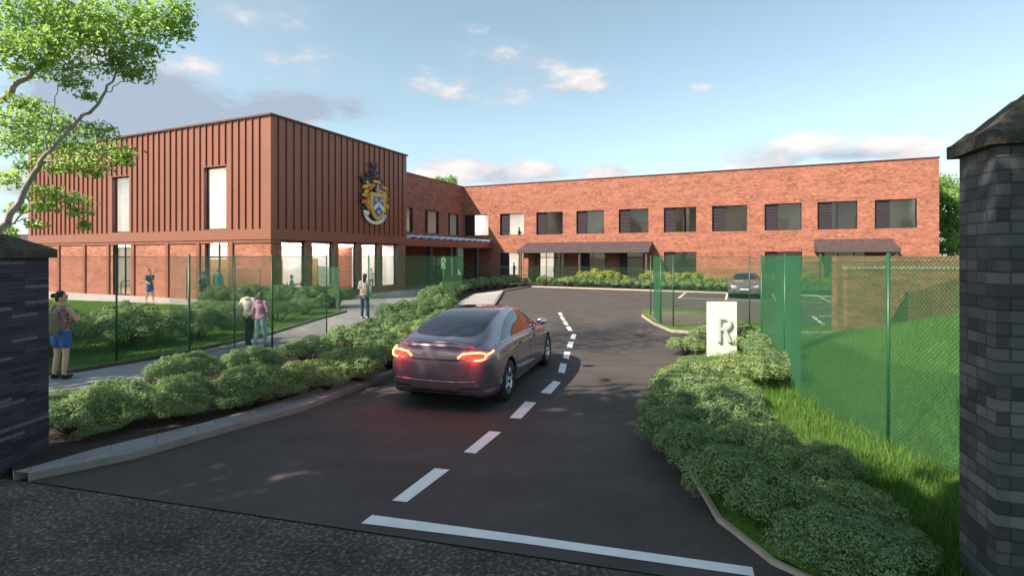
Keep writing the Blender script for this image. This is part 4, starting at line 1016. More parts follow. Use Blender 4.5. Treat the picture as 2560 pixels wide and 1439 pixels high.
# ================================================================== TREES
def P3(px, py, Y): return Vector(((px - 1280) * Y / 1270, Y, H + (640 - py) * Y / 1270))
def in_frame(x, y, z, mg=.02): return y > .3 and abs(x / y) < 1.008 + mg and z < H + (.504 + mg) * y
def bez(pts, n=4):
    out = []
    pts = [pts[0] + (pts[0] - pts[1])] + pts + [pts[-1] + (pts[-1] - pts[-2])]
    for i in range(1, len(pts) - 2):
        p0, p1, p2, p3 = pts[i - 1:i + 3]
        for k in range(n):
            t = k / n; out.append(.5 * ((2 * p1) + (-p0 + p2) * t + (2 * p0 - 5 * p1 + 4 * p2 - p3) * t * t + (-p0 + 3 * p1 - 3 * p2 + p3) * t ** 3))
    out.append(pts[-2]); return out
def big_tree():
    rng = np.random.default_rng(77); rd = random.Random(3)
    base = Vector((-9.6, 6.2, 0)); e = empty('leafy_tree', base, 0, 'tall tree with fresh green leaves reaching over the left gate pillar', 'tree')
    fork = Vector((-9.2, 6.4, 2.0)); b = MB(); limbs = []
    def limb(pts, r0, r1, wig=.02):
        q = bez([Vector(p) for p in pts], 5); n = len(q)
        q = [p + Vector((rd.uniform(-wig, wig), rd.uniform(-wig, wig), rd.uniform(-wig, wig))) if 0 < i < n - 1 else p for i, p in enumerate(q)]
        b.tube([p - base for p in q], [(r0 + (r1 - r0) * (i / (n - 1)) ** .8) * .52 for i in range(n)], 8); limbs.extend(q); return q
    limb([base, Vector((-9.5, 6.3, 1.0)), fork], .24, .19, 0)
    limb([fork, P3(-90, 640, 7.1), P3(0, 572, 7.3), P3(55, 485, 7.3), P3(105, 405, 7.3), P3(170, 325, 7.4), P3(235, 268, 7.5), P3(280, 205, 7.6), P3(300, 165, 7.7)], .13, .018)
    limb([P3(105, 405, 7.3), P3(150, 400, 7.3), P3(205, 392, 7.4), P3(300, 380, 7.5)], .035, .01)
    limb([P3(105, 400, 7.3), P3(118, 340, 7.25), P3(132, 275, 7.2), P3(150, 200, 7.2)], .03, .01)
    limb([P3(262, 235, 7.55), P3(290, 215, 7.7), P3(330, 200, 7.8)], .02, .008)
    limb([fork, P3(-250, 400, 6.9), P3(-110, 300, 7.1), P3(0, 250, 7.2), P3(60, 200, 7.2), P3(115, 150, 7.3), P3(190, 90, 7.4), P3(290, 62, 7.6), P3(420, 40, 7.8)], .14, .012)
    limb([P3(115, 150, 7.3), P3(140, 100, 7.2), P3(165, 30, 7.1), P3(190, -80, 7)], .045, .015)
    limb([P3(120, 148, 7.3), P3(180, 130, 7.4), P3(260, 120, 7.5)], .03, .01)
    limb([fork, P3(-300, 200, 6.8), P3(-120, 90, 7), P3(20, -40, 7), P3(180, -180, 7.2), P3(300, -260, 7.6)], .13, .03)
    limb([P3(-120, 90, 7), P3(0, 130, 7.2), P3(60, 60, 7.4), P3(100, 0, 7.5)], .05, .015)
    limb([fork, P3(-110, 690, 7.3), P3(-30, 610, 7.5), P3(30, 560, 7.7), P3(85, 520, 7.9), P3(160, 505, 8.1)], .06, .010)
    limb([P3(30, 560, 7.7), P3(60, 545, 7.8), P3(100, 540, 7.9)], .02, .008)
    limb([fork, Vector((-9.1, 6.6, 4.5)), Vector((-8.6, 7.4, 7)), Vector((-8.2, 8, 9.5)), Vector((-7.6, 8.6, 11.5))], .18, .04)
    limb([Vector((-9.1, 6.6, 4.5)), Vector((-10.8, 6.4, 6.5)), Vector((-12, 6.8, 8.5))], .12, .03)
    limb([Vector((-8.6, 7.4, 7)), Vector((-6.6, 8.4, 9)), Vector((-5.2, 9.5, 10.4))], .1, .03)
    # leafy sprays: (px, py, rx, ry, depth, leaves)
    pads = [(60, 30, 110, 60, 7.2), (170, 30, 110, 55, 7.4), (285, 35, 110, 50, 7.6), (385, 40, 75, 42, 7.8), (440, 62, 42, 46, 7.9), (450, 15, 38, 26, 7.9), (300, 85, 95, 34, 7.5), (210, 95, 90, 36, 7.3),
            (110, 110, 90, 40, 7.0), (30, 115, 60, 40, 7.2), (150, 165, 62, 24, 7.3), (60, 175, 50, 20, 7.5), (330, 140, 56, 30, 7.7), (345, 180, 36, 24, 7.8), (290, 165, 42, 28, 7.6), (370, 122, 24, 16, 7.8),
            (180, 205, 36, 20, 7.3), (60, 255, 44, 16, 7.2), (215, 238, 24, 14, 7.4), (40, 295, 66, 30, 8.0), (110, 285, 52, 24, 7.8), (80, 335, 90, 34, 8.3), (180, 320, 60, 24, 7.9), (245, 325, 42, 20, 7.8), (150, 365, 70, 26, 8.0), (35, 360, 50, 32, 8.4),
            (270, 372, 62, 20, 7.6), (215, 400, 66, 22, 7.5), (310, 395, 26, 18, 7.6), (150, 420, 46, 14, 7.5), (60, 410, 30, 14, 7.8), (230, 430, 26, 12, 7.5),
            (30, 445, 36, 20, 7.9), (110, 478, 52, 18, 8.0), (165, 495, 52, 20, 8.1), (195, 525, 34, 16, 8.1), (95, 515, 44, 14, 7.9), (45, 520, 24, 12, 7.9), (212, 560, 14, 12, 8.1), (90, 560, 24, 10, 7.9), (20, 580, 20, 14, 7.8)]
    Cs = []; Ns = []
    def spray(c, rx, ry, rz, n, layers=3):
        # flattened layers of leaves carried on radiating twigs
        for l in range(layers):
            k = n // layers; th = rng.uniform(0, 2 * math.pi, k); rr = np.sqrt(rng.random(k)); lz = (l - (layers - 1) / 2) * rz * 1.2 / max(1, layers - 1) if layers > 1 else 0
            wob = 1 + .25 * np.sin(th * 3 + l * 2 + c.x * 7) + .15 * np.sin(th * 7 + c.z * 9)
            x = c.x + rx * rr * np.cos(th) * wob; y = c.y + ry * rr * np.sin(th) * wob; z = c.z + lz + rng.normal(0, rz * .30, k) - .12 * rz * rr * 2
            cl = (np.sin(x * 23 + c.z) + np.sin(y * 21) + np.sin(z * 27 + l)) > -.9
            Cs.append(np.stack([x, y, z], 1)[cl]); d = rng.normal(0, .5, (cl.sum(), 3)); d[:, 2] += .55; d[:, 0] += -.45; d[:, 1] += -.45; Ns.append(d)
    for px, py, rx, ry, Y in pads:
        c = P3(px, py, Y); s = Y / 1270; near = min(limbs, key=lambda q: (q - c).length)
        dz = abs(near.z - c.z) * .3
        b.tube([p - base for p in bez([near, near.lerp(c, .5) + Vector((0, 0, dz * .4)), c], 3)], [.014, .013, .012, .011, .009, .007, .004][:7], 5)
        for t in range(7):
            a = rd.uniform(0, 6.28); f = rd.uniform(.5, .95); q = c + Vector((math.cos(a) * rx * s * f, math.sin(a) * rx * s * .8 * f, rd.uniform(-.5, .5) * ry * s))
            b.tube([c - base, (c.lerp(q, .5) + Vector((0, 0, .03))) - base, q - base], [.006, .004, .002], 4)
        spray(c, rx * s * 1.05, rx * s * .8, ry * s * .85, int(rx * ry * .26) + 60)
    # the crown outside the frame
    tries = 0; out_p = []
    while len(out_p) < 30 and tries < 3000:
        tries += 1
        c = Vector((-8.0, 9.6, 10.2)) + Vector((rd.gauss(0, 1.5), rd.gauss(0, 1.1), rd.gauss(0, 1.0)))
        if c.z < 7.6: continue
        if in_frame(c.x, c.y, c.z, .12): continue
        out_p.append(c)
    for c in out_p + [Vector((-6.8, 8.8, 8.6)), Vector((-5.8, 9.2, 9.2)), Vector((-6.2, 10.2, 9.8)), Vector((-4.8, 9.8, 10.2)), Vector((-5.2, 8.4, 9.6))]:
        near = min(limbs, key=lambda q: (q - c).length); b.tube([near - base, near.lerp(c, .5) - base, c - base], [.025, .018, .008], 5)
        n0 = len(Cs); spray(c, 1.0, 1.0, .35, 420)
        for i in range(n0, len(Cs)):
            A = Cs[i]; kk = ~((A[:, 1] > .3) & (np.abs(A[:, 0] / A[:, 1]) < 1.01) & (A[:, 2] < H + .51 * A[:, 1])); Cs[i] = A[kk]; Ns[i] = Ns[i][kk]
    C = np.concatenate(Cs); Nn = np.concatenate(Ns)
    V, Fq = leaves(C - np.array(base), Nn, .078, rng, .46, .1)
    npmesh('crown', V, Fq, LMy, e)
    b.build('trunk', BARK, e, uv=False)
big_tree()
def tree(base, h, cr, cz, n, size, label, mat, seed, name='broadleaf_tree', flat=.75, clip=False, group=None):
    rng = np.random.default_rng(seed); rd = random.Random(seed); base = Vector(base); e = empty(name, base, rd.uniform(0, 6) if not clip else 0, label, 'tree', group)
    b = MB(); top = Vector((rd.uniform(-.2, .2), rd.uniform(-.2, .2), h * .8))
    tr = bez([Vector((0, 0, -.1)), Vector((rd.uniform(-.1, .1), rd.uniform(-.1, .1), h * .25)), Vector((rd.uniform(-.2, .2), rd.uniform(-.2, .2), h * .5)), top], 4)
    b.tube(tr, [.035 * h * (1 - .8 * i / (len(tr) - 1)) for i in range(len(tr))], 9)
    cs = []
    for k in range(34):
        d = Vector((rd.gauss(0, 1), rd.gauss(0, 1), rd.gauss(0, 1))).normalized(); f = rd.uniform(.35, .9)
        c = Vector((d.x * cr * f, d.y * cr * f, cz + d.z * cr * flat * f)); cs.append((c, rd.uniform(.22, .38) * cr))
        s0 = tr[min(len(tr) - 1, int(len(tr) * rd.uniform(.35, .95)))]
        b.tube(bez([s0, s0.lerp(c, .5) + Vector((0, 0, -.05 * cr)), c], 3), [.011 * h * (1 - .14 * i) for i in range(7)], 5)
    Cs = []; Ns = []; w = np.array([r for _, r in cs]) ** 2; w /= w.sum()
    for (c, r), ww in zip(cs, w):
        k = int(n * ww); d = rng.normal(0, 1, (k, 3)); d /= np.linalg.norm(d, axis=1)[:, None]; rr = r * rng.uniform(.45, 1.1, k)[:, None] * (1 + .2 * np.sin(d[:, :1] * 8 + c.x))
        Cs.append(np.array(c) + d * rr * [1, 1, .8]); Ns.append(d)
    C = np.concatenate(Cs); Nn = np.concatenate(Ns)
    if clip:
        A = C + np.array(base); kk = ~((A[:, 1] > .3) & (np.abs(A[:, 0] / np.maximum(A[:, 1], .01)) < 1.03) & (A[:, 2] < H + .53 * A[:, 1])); C = C[kk]; Nn = Nn[kk]
    V, Fq = leaves(C, Nn, size, rng, .6, .2)
    npmesh('crown', V, Fq, mat, e); b.build('trunk', BARK, e, uv=False); return e
tree((-8.2, 64, 0), 12.2, 2.6, 10.3, 14000, .26, 'pale green treetop rising over the roof above the entrance', LMy, 5, flat=.8)
tree((-4.9, 66, 0), 10.8, 1.7, 9.7, 7000, .24, 'smaller treetop just right of the one over the entrance roof', LMy, 6, flat=.7)
tree((33.2, 38.5, 0), 8.8, 3.1, 5.6, 22000, .20, 'dense sunlit tree past the far end of the classroom wing', LMy, 8, flat=1.15)
tree((-16.2, 7.6, 0), 9.5, 3.4, 6.6, 9000, .26, 'tree on the lawn to the left of the gate', LM, 15, clip=True)
# street trees behind the viewer that shade the gateway
tree((-9.3, -.8, 0), 11, 4.9, 7.4, 26000, .34, 'street tree on the verge left of the gate', LM, 11, clip=True, group='street trees by the gate')
tree((-1.6, -3.4, 0), 11, 4.8, 7.6, 11000, .34, 'street tree across the road behind the viewer', LM, 12, clip=True, group='street trees by the gate')
tree((-5.6, -4.4, 0), 12, 4.8, 8.4, 24000, .34, 'street tree between the two others behind the viewer', LM, 13, clip=True, group='street trees by the gate')
# ================================================================== CARS
def interp(xs, ys, x):
    """monotone-ish cubic"""
    xs = np.array(xs, float); ys = np.array(ys, float); h = np.diff(xs); d = np.diff(ys) / h; m = np.zeros(len(xs))
    m[0] = d[0]; m[-1] = d[-1]
    for i in range(1, len(xs) - 1): m[i] = 0 if d[i - 1] * d[i] <= 0 else 2 * d[i - 1] * d[i] / (d[i - 1] + d[i])
    i = np.clip(np.searchsorted(xs, x) - 1, 0, len(h) - 1); t = (x - xs[i]) / h[i]
    return (2 * t**3 - 3 * t**2 + 1) * ys[i] + (t**3 - 2 * t**2 + t) * h[i] * m[i] + (-2 * t**3 + 3 * t**2) * ys[i + 1] + (t**3 - t**2) * h[i] * m[i + 1]
def car_paint(name, col, coat=1.0, rough=.35, met=.6):
    t = NT(name); t.set(Base_Color=col, Metallic=met, Roughness=rough); t.b.inputs['Coat Weight'].default_value = coat; t.b.inputs['Coat Roughness'].default_value = .04
    return t.m
CG = NT('car_tinted_glass').set(Base_Color=(.012, .010, .016), Roughness=.03, Metallic=0).m; CG.node_tree.nodes['Principled BSDF'].inputs['Specular IOR Level'].default_value = .9
CHROME = NT('chrome').set(Base_Color=(.75, .75, .78), Metallic=1, Roughness=.12).m
RIM = NT('silver_rim').set(Base_Color=(.62, .62, .66), Metallic=.9, Roughness=.22).m
RUB = simple('tyre_rubber', (.018, .018, .019), .8, .1, 20)
BLK = simple('black_plastic', (.012, .011, .012), .55, .1, 10)
REDG = NT('red_lamp_glass').set(Base_Color=(.30, .012, .012), Roughness=.1, Emission_Color=(1, .04, .02), Emission_Strength=1.2).m
REDE = emit('lit_tail_lamp', (1, .16, .04), 12)
HEAD = NT('headlamp_glass').set(Base_Color=(.55, .57, .6), Roughness=.08, Metallic=.3).m
BADGE = CHROME
def make_car(name, loc, heading, label, cat, P, paint, front=True, rear=True, lit=True, group=None):
    e = empty(name, loc, math.atan2(heading[1], heading[0]), label, cat, group)
    X = P['x']; half = P['half']
    st = np.concatenate([[-half], -half + .35 * (np.linspace(0, 1, 14)[1:]) ** 1.5, np.linspace(-half + .35, half - .35, 62)[1:-1], half - .35 * (np.linspace(1, 0, 14)[:-1]) ** 1.5, [half]])
    nprof = 15; rings = []; sub = 40
    for x in st:
        g = {k: float(interp(X, P[k], x)) for k in ('zb', 'hw', 'zs', 'ws', 'zt', 'wt')}
        hw, zb, zs, ws, zt, wt = (g[k] for k in ('hw', 'zb', 'zs', 'ws', 'zt', 'wt'))
        zt = max(zt, zs + .02); edge = zt - (.035 + .05 * min(1, (zt - zs) / .4))
        H0 = zs - zb
        pr = [(0, zb), (.6 * hw, zb), (.88 * hw, zb + .01), (.965 * hw, zb + .14 * H0), (.992 * hw, zb + .34 * H0), (hw, zb + .55 * H0), (hw * .992, zb + .78 * H0), ((hw + ws) / 2 + .005, zs - .04 * H0 - .01), (ws, zs + .004),
              (ws + (wt - ws) * .5, zs + (edge - zs) * .56), (wt, edge), (wt * .86, zt - .018), (wt * .5, zt - .004), (0, zt)]
        # catmull through the profile
        q = [Vector((p[0], p[1])) for p in pr]; q = [Vector((-q[1].x, q[1].y))] + q + [Vector((-q[-2].x, q[-2].y))]
        o = []
        for i in range(1, len(q) - 2):
            p0, p1, p2, p3 = q[i - 1:i + 3]
            for k in range(4):
                t = k / 4; o.append(.5 * ((2 * p1) + (-p0 + p2) * t + (2 * p0 - 5 * p1 + 4 * p2 - p3) * t * t + (-p0 + 3 * p1 - 3 * p2 + p3) * t ** 3))
        o.append(q[-2]); full = [(-p.x, p.y) for p in o[::-1]][:-1] + [(p.x, p.y) for p in o][:-1]   # from top round -y, bottom, +y
        full = [(-p.x, p.y) for p in o[::-1]] + [(p.x, p.y) for p in o[1:-1]]
        rings.append([(x, -a, z) for a, z in full])
    n = len(rings[0]); bm = bmesh.new(); vs = [[bm.verts.new(v) for v in r] for r in rings]
    for i in range(len(rings) - 1):
        for k in range(n): k2 = (k + 1) % n; bm.faces.new((vs[i][k], vs[i + 1][k], vs[i + 1][k2], vs[i][k2]))
    for r, rev in ((vs[0], False), (vs[-1], True)):
        c = Vector((0, 0, 0));
        for v in r: c += v.co
        c /= n; cv = bm.verts.new(c)
        for k in range(n): k2 = (k + 1) % n; bm.faces.new((cv, r[k], r[k2]) if not rev else (cv, r[k2], r[k]))
    bmesh.ops.recalc_face_normals(bm, faces=bm.faces)
    bvh = BVHTree.FromBMesh(bm)
    me = bpy.data.meshes.new('body'); bm.to_mesh(me); bm.free(); body = bpy.data.objects.new('body', me); COL.objects.link(body)
    me.materials.append(paint); me.materials.append(BLK)
    # wheel arches
    wb, tr, R0 = P['axles'], P['track'], P['R']
    cut = bpy.data.objects.new('cut', bpy.data.meshes.new('cut')); COL.objects.link(cut); cb = MB()
    for ax in wb:
        for sy in (-1, 1):
            cb.lathe([(0, .52 * sy), (R0 + .045, .52 * sy), (R0 + .045, 1.1 * sy), (0, 1.1 * sy)], (ax, 0, R0 + .01), 'Y', 48)
    cm = bpy.data.meshes.new('c'); cm.from_pydata([tuple(v) for v in cb.v], [], cb.f); bmm = bmesh.new(); bmm.from_mesh(cm); bmesh.ops.remove_doubles(bmm, verts=bmm.verts, dist=1e-5); bmesh.ops.recalc_face_normals(bmm, faces=bmm.faces); bmm.to_mesh(cm); bmm.free(); cut.data = cm
    cm.materials.append(BLK)
    md = body.modifiers.new('b', 'BOOLEAN'); md.operation = 'DIFFERENCE'; md.object = cut; md.solver = 'EXACT'
    try: md.material_mode = 'TRANSFER'
    except Exception: pass
    dg = bpy.context.evaluated_depsgraph_get(); nm = bpy.data.meshes.new_from_object(body.evaluated_get(dg)); body.modifiers.clear(); body.data = nm
    bpy.data.objects.remove(cut)
    nm.polygons.foreach_set('use_smooth', np.ones(len(nm.polygons), bool))
    for p in nm.polygons:
        c = p.center
        if p.material_index == 1: p.use_smooth = False
    body.parent = e
    nm.update()
    try:
        nm.set_sharp_from_angle(angle=R(35))
    except Exception: pass
    def cast(axis, u, v, side=1):
        if axis == 'side': o, d = Vector((u, 2 * side, v)), Vector((0, -side, 0))
        elif axis == 'rear': o, d = Vector((-4, u, v)), Vector((1, 0, 0))
        elif axis == 'front': o, d = Vector((4, u, v)), Vector((-1, 0, 0))
        else: o, d = Vector((u, v, 3)), Vector((0, 0, -1))
        h = bvh.ray_cast(o, d); return (h[0], h[1] if h[1].dot(d) < 0 else -h[1]) if h[0] is not None else (None, None)
    def dense(poly, st_=.03, closed=True):
        out = []
        for i in range(len(poly) if closed else len(poly) - 1):
            a = Vector(poly[i]); c = Vector(poly[(i + 1) % len(poly)]); k = max(1, int((c - a).length / st_))
            for j in range(k): out.append(a.lerp(c, j / k))
        if not closed: out.append(Vector(poly[-1]))
        return out
    def smoothp(poly, k=2):
        for _ in range(k):
            o = []
            for i in range(len(poly)):
                a = Vector(poly[i]); c = Vector(poly[(i + 1) % len(poly)]); o += [a.lerp(c, .25), a.lerp(c, .75)]
            poly = o
        return poly
    def patch(nm_, poly, axis, mat, off=.004, side=1, par=None, smooth=2, st_=.035, edge=None, er=.006):
        poly = smoothp(poly, smooth) if smooth else [Vector(p) for p in poly]; pl = dense(poly, st_)
        xs = [p.x for p in pl]; ys = [p.y for p in pl]; pts = list(pl); k = len(pl)
        gx = np.arange(min(xs) + st_ / 2, max(xs), st_ * 1.2); gy = np.arange(min(ys) + st_ / 2, max(ys), st_ * 1.2)
        for a in gx:
            for c in gy:
                ins = False; j = k - 1
                for i in range(k):
                    if (pl[i].y > c) != (pl[j].y > c) and a < (pl[j].x - pl[i].x) * (c - pl[i].y) / (pl[j].y - pl[i].y) + pl[i].x: ins = not ins
                    j = i
                if ins and min((Vector((a, c)) - p).length for p in pl) > st_ * .45: pts.append(Vector((a, c)))
        r = mgeo.delaunay_2d_cdt(pts, [(i, (i + 1) % k) for i in range(k)], [], 1, 1e-5)
        V = []; bad = set()
        for i, p in enumerate(r[0]):
            h, nn = cast(axis, p.x, p.y, side)
            if h is None: bad.add(i); V.append((0, 0, 0)); continue
            V.append(tuple(h + nn * off))
        Fs = [f for f in r[2] if not any(i in bad for i in f)]
        m = MB(); m.v = V
        for f in Fs:
            a, bb, c = (Vector(V[i]) for i in f[:3]); nn = (bb - a).cross(c - a); ref = {'side': Vector((0, side, 0)), 'rear': Vector((-1, 0, 0)), 'front': Vector((1, 0, 0)), 'top': Vector((0, 0, 1))}[axis]
            m.face(f if nn.dot(ref) > 0 else f[::-1], 0, True)
        o = m.build(nm_, mat, par or e, uv=False)
        if edge:
            t = MB(); ring = [];
            for p in pl + [pl[0]]:
                h, nn = cast(axis, p.x, p.y, side)
                if h is not None: ring.append(h + nn * off)
            t.tube(ring, er, 6); t.build('trim', edge, o, uv=False)
        return o
    def strip(nm_, line_, axis, mat, r=.006, side=1, par=None, off=.001, lift=0):
        q = []
        for p in dense(line_, .04, False):
            h, nn = cast(axis, p.x, p.y, side)
            if h is not None: q.append(h + nn * (off + lift))
        t = MB()
        if len(q) > 1: t.tube(q, r, 6)
        return t.build(nm_, mat, par or e, uv=False)
    for s_ in (1, -1):
        patch('side_window', P['dlo'], 'side', CG, .004, s_, edge=P.get('trim', CHROME), er=.009, smooth=1)
        for ln in P['gaps']: strip('panel_gap', ln, 'side', BLK, .004, s_, off=-.001)
        for hx, hz in P['handles']:
            h, nn = cast('side', hx, hz, s_); t = MB(); t.ball(h + nn * .006, (.10, .012, .015), 10); t.build('door_handle', P.get('handle_mat', BLK), e, uv=False)
        mx, mz = P['mirror']; h, nn = cast('side', mx, mz, s_)
        t = MB(); t.ball((mx - .02, (h.y + s_ * .14), mz + .07), (.085, .115, .072), 14); t.tube([(mx + .02, h.y - s_ * .02, mz), (mx, h.y + s_ * .10, mz + .05)], .022, 6)
        mo = t.build('wing_mirror', P.get('mirror_mat', paint), e, uv=False)
        t = MB(); t.ball((mx - .09, (h.y + s_ * .14), mz + .07), (.02, .10, .058), 12); t.build('mirror_glass', CHROME, mo, uv=False)
        strip('sill_trim', [(P['axles'][0] + .45, P['zb'][5] + .06), (P['axles'][1] - .45, P['zb'][5] + .06)], 'side', BLK, .02, s_)
    for nm2, poly in P['top']: patch(nm2, poly, 'top', CG, .004, smooth=2, st_=.06)
    # wheels
    for ax in wb:
        for sy in (-1, 1):
            w = empty('wheel', (ax, sy * tr, R0)); w.parent = e; t = MB(); W = .11
            t.lathe([(R0 * .64, -W), (R0 * .93, -W), (R0 * .985, -W + .025), (R0, -W + .05), (R0, W - .05), (R0 * .985, W - .025), (R0 * .93, W), (R0 * .64, W)], (0, 0, 0), 'Y', 40)
            t.build('tyre', RUB, w, uv=False)
            t = MB(); yo = sy * (W - .012); r1 = R0 * .66
            t.lathe([(r1, -W * sy), (r1, yo), (r1 - .02, yo + sy * .004), (r1 - .03, yo - sy * .03), (r1 - .03, -W * .6 * sy)], (0, 0, 0), 'Y', 40)
            ns = P['spokes']
            for k in range(ns):
                for dd in (-.10, .10) if P.get('twin', True) else (0,):
                    a = 2 * math.pi * k / ns; a1 = a + dd * .5; a2 = a + dd * 1.6
                    t.tube([(.05 * math.cos(a1), yo - sy * .022, .05 * math.sin(a1)), (r1 * .6 * math.cos((a1 + a2) / 2), yo - sy * .008, r1 * .6 * math.sin((a1 + a2) / 2)), ((r1 - .02) * math.cos(a2), yo - sy * .004, (r1 - .02) * math.sin(a2))], [.017, .012, .014], 5)
            t.lathe([(.001, yo - sy * .004), (.045, yo - sy * .006), (.055, yo - sy * .03)], (0, 0, 0), 'Y', 20)
            t.build('rim', RIM, w, uv=False)
            t = MB(); t.lathe([(.001, yo - sy * .06), (r1 - .03, yo - sy * .06)], (0, 0, 0), 'Y', 24); t.lathe([(.001, yo - sy * .05), (.13, yo - sy * .05)], (0, 0, 0), 'Y', 24); t.build('brake_disc', simple('dark_brake_metal', (.03, .03, .03), .6), w, uv=False)  # dark metal discs behind the spokes
    return e, patch, strip, cast
fP = dict(half=2.345, R=.338, track=.80, axles=(-1.38, 1.50), spokes=5,
    x=[-2.345, -2.31, -2.2, -2.05, -1.8, -1.5, -1.2, -.7, -.2, .3, .7, 1.0, 1.35, 1.8, 2.1, 2.27, 2.345],
    zb=[.40, .30, .24, .21, .19, .17, .165, .16, .16, .16, .16, .165, .17, .19, .21, .26, .34],
    hw=[.56, .69, .81, .875, .912, .925, .925, .92, .92, .92, .922, .925, .92, .88, .80, .66, .45],
    zs=[.82, .90, .94, .95, .96, .97, .972, .965, .955, .945, .93, .915, .885, .80, .72, .64, .56],
    ws=[.50, .62, .73, .785, .812, .83, .845, .855, .86, .86, .855, .85, .82, .74, .62, .50, .34],
    zt=[.92, 1.04, 1.085, 1.115, 1.19, 1.285, 1.362, 1.430, 1.442, 1.395, 1.26, 1.125, .985, .90, .80, .70, .60],
    wt=[.44, .57, .665, .70, .69, .65, .615, .585, .575, .58, .60, .66, .74, .66, .54, .42, .28],
    dlo=[(-1.66, 1.005), (-1.40, 1.11), (-1.05, 1.235), (-.6, 1.335), (-.15, 1.368), (.3, 1.325), (.65, 1.19), (.95, 1.045), (1.1, .965), (.7, .968), (0, .982), (-.7, .995), (-1.3, .995), (-1.6, .985)],
    gaps=[[(-.06, 1.0), (-.06, .30)], [(-1.05, 1.0), (-.98, .72), (-.93, .45), (-.80, .28)], [(1.06, .95), (1.08, .6), (1.02, .30)], [(-.80, .28), (1.02, .28)], [(-1.75, 1.0), (-1.95, .88)]],
    handles=[(-.72, .85), (.28, .83)], mirror=(.80, .985), mirror_mat=RIM,
    top=[('rear_window', [(-2.02, -.42), (-2.02, .42), (-1.82, .60), (-1.2, .56), (-.62, .52), (-.56, .45), (-.56, -.45), (-.62, -.52), (-1.2, -.56), (-1.82, -.60)]),
         ('roof_glass', [(-.50, -.50), (-.50, .50), (.28, .50), (.34, .42), (.34, -.42), (.28, -.50)]), ('windscreen', [(.42, -.50), (.42, .50), (1.0, .60), (1.28, .62), (1.34, .3), (1.34, -.3), (1.28, -.62), (1.0, -.60)])])
paintA = car_paint('plum_grey_metallic_paint', (.22, .15, .195), 1, .3, .65)
CA, patch, strip, cast = make_car('car', (-.51, 10.06, .004), (.29, .957), 'dark plum grey fastback saloon with lit red tail lamps driving up the drive', 'car', fP, paintA)
for s_ in (1, -1):
    # lamp housing and its bright C shaped light guide
    lp = patch('tail_lamp', [(s_ * .36, 0.850), (s_ * .44, 0.930), (s_ * .58, 0.950), (s_ * .76, 0.940), (s_ * .815, 0.915), (s_ * .82, 0.840), (s_ * .77, 0.810), (s_ * .62, 0.810), (s_ * .60, 0.837)], 'rear', REDG, .006, smooth=1, st_=.025)
    strip('light_guide', [(s_ * .39, 0.853), (s_ * .46, 0.913), (s_ * .58, 0.931), (s_ * .70, 0.927), (s_ * .765, 0.910), (s_ * .785, 0.875), (s_ * .765, 0.835), (s_ * .72, 0.823), (s_ * .64, 0.825)], 'rear', REDE, .0115, par=lp, off=.012)
    strip('indicator', [(-2.20, .89), (-2.08, .91), (-2.0, .925)], 'side', REDE, .010, s_, par=lp, off=.008)
    patch('reflector', [(s_ * .42, .375), (s_ * .70, .385), (s_ * .70, .41), (s_ * .42, .40)], 'rear', BLK, .004, smooth=0, st_=.03)
strip('boot_garnish', [(-.40, .815), (-.2, .81), (0, .809), (.2, .81), (.40, .815)], 'rear', BLK, .012)
strip('panel_gap', [(-.60, .84), (-.52, .62), (-.46, .565), (0, .55), (.46, .565), (.52, .62), (.60, .84)], 'rear', BLK, .004, off=-.001)
strip('bumper_crease', [(-.66, .50), (-.3, .478), (0, .475), (.3, .478), (.66, .50)], 'rear', paintA, .010, off=.0)
patch('lower_diffuser', [(-.60, .255), (.60, .255), (.66, .33), (.3, .345), (-.3, .345), (-.66, .33)], 'rear', BLK, .004, smooth=1, st_=.04)
strip('boot_lip', [(-.62, 1.02), (-.3, 1.055), (0, 1.062), (.3, 1.055), (.62, 1.02)], 'rear', paintA, .016, off=.004)
for s_ in (1, -1):
    ld = bpy.data.lights.new('tail_lamp_bulb', 'POINT'); lo = bpy.data.objects.new('tail_lamp_bulb', ld); COL.objects.link(lo); lo.parent = CA; lo.location = (-2.42, s_ * .66, .86)
    ld.energy = 4.5; ld.color = (1, .03, .025); ld.shadow_soft_size = .06
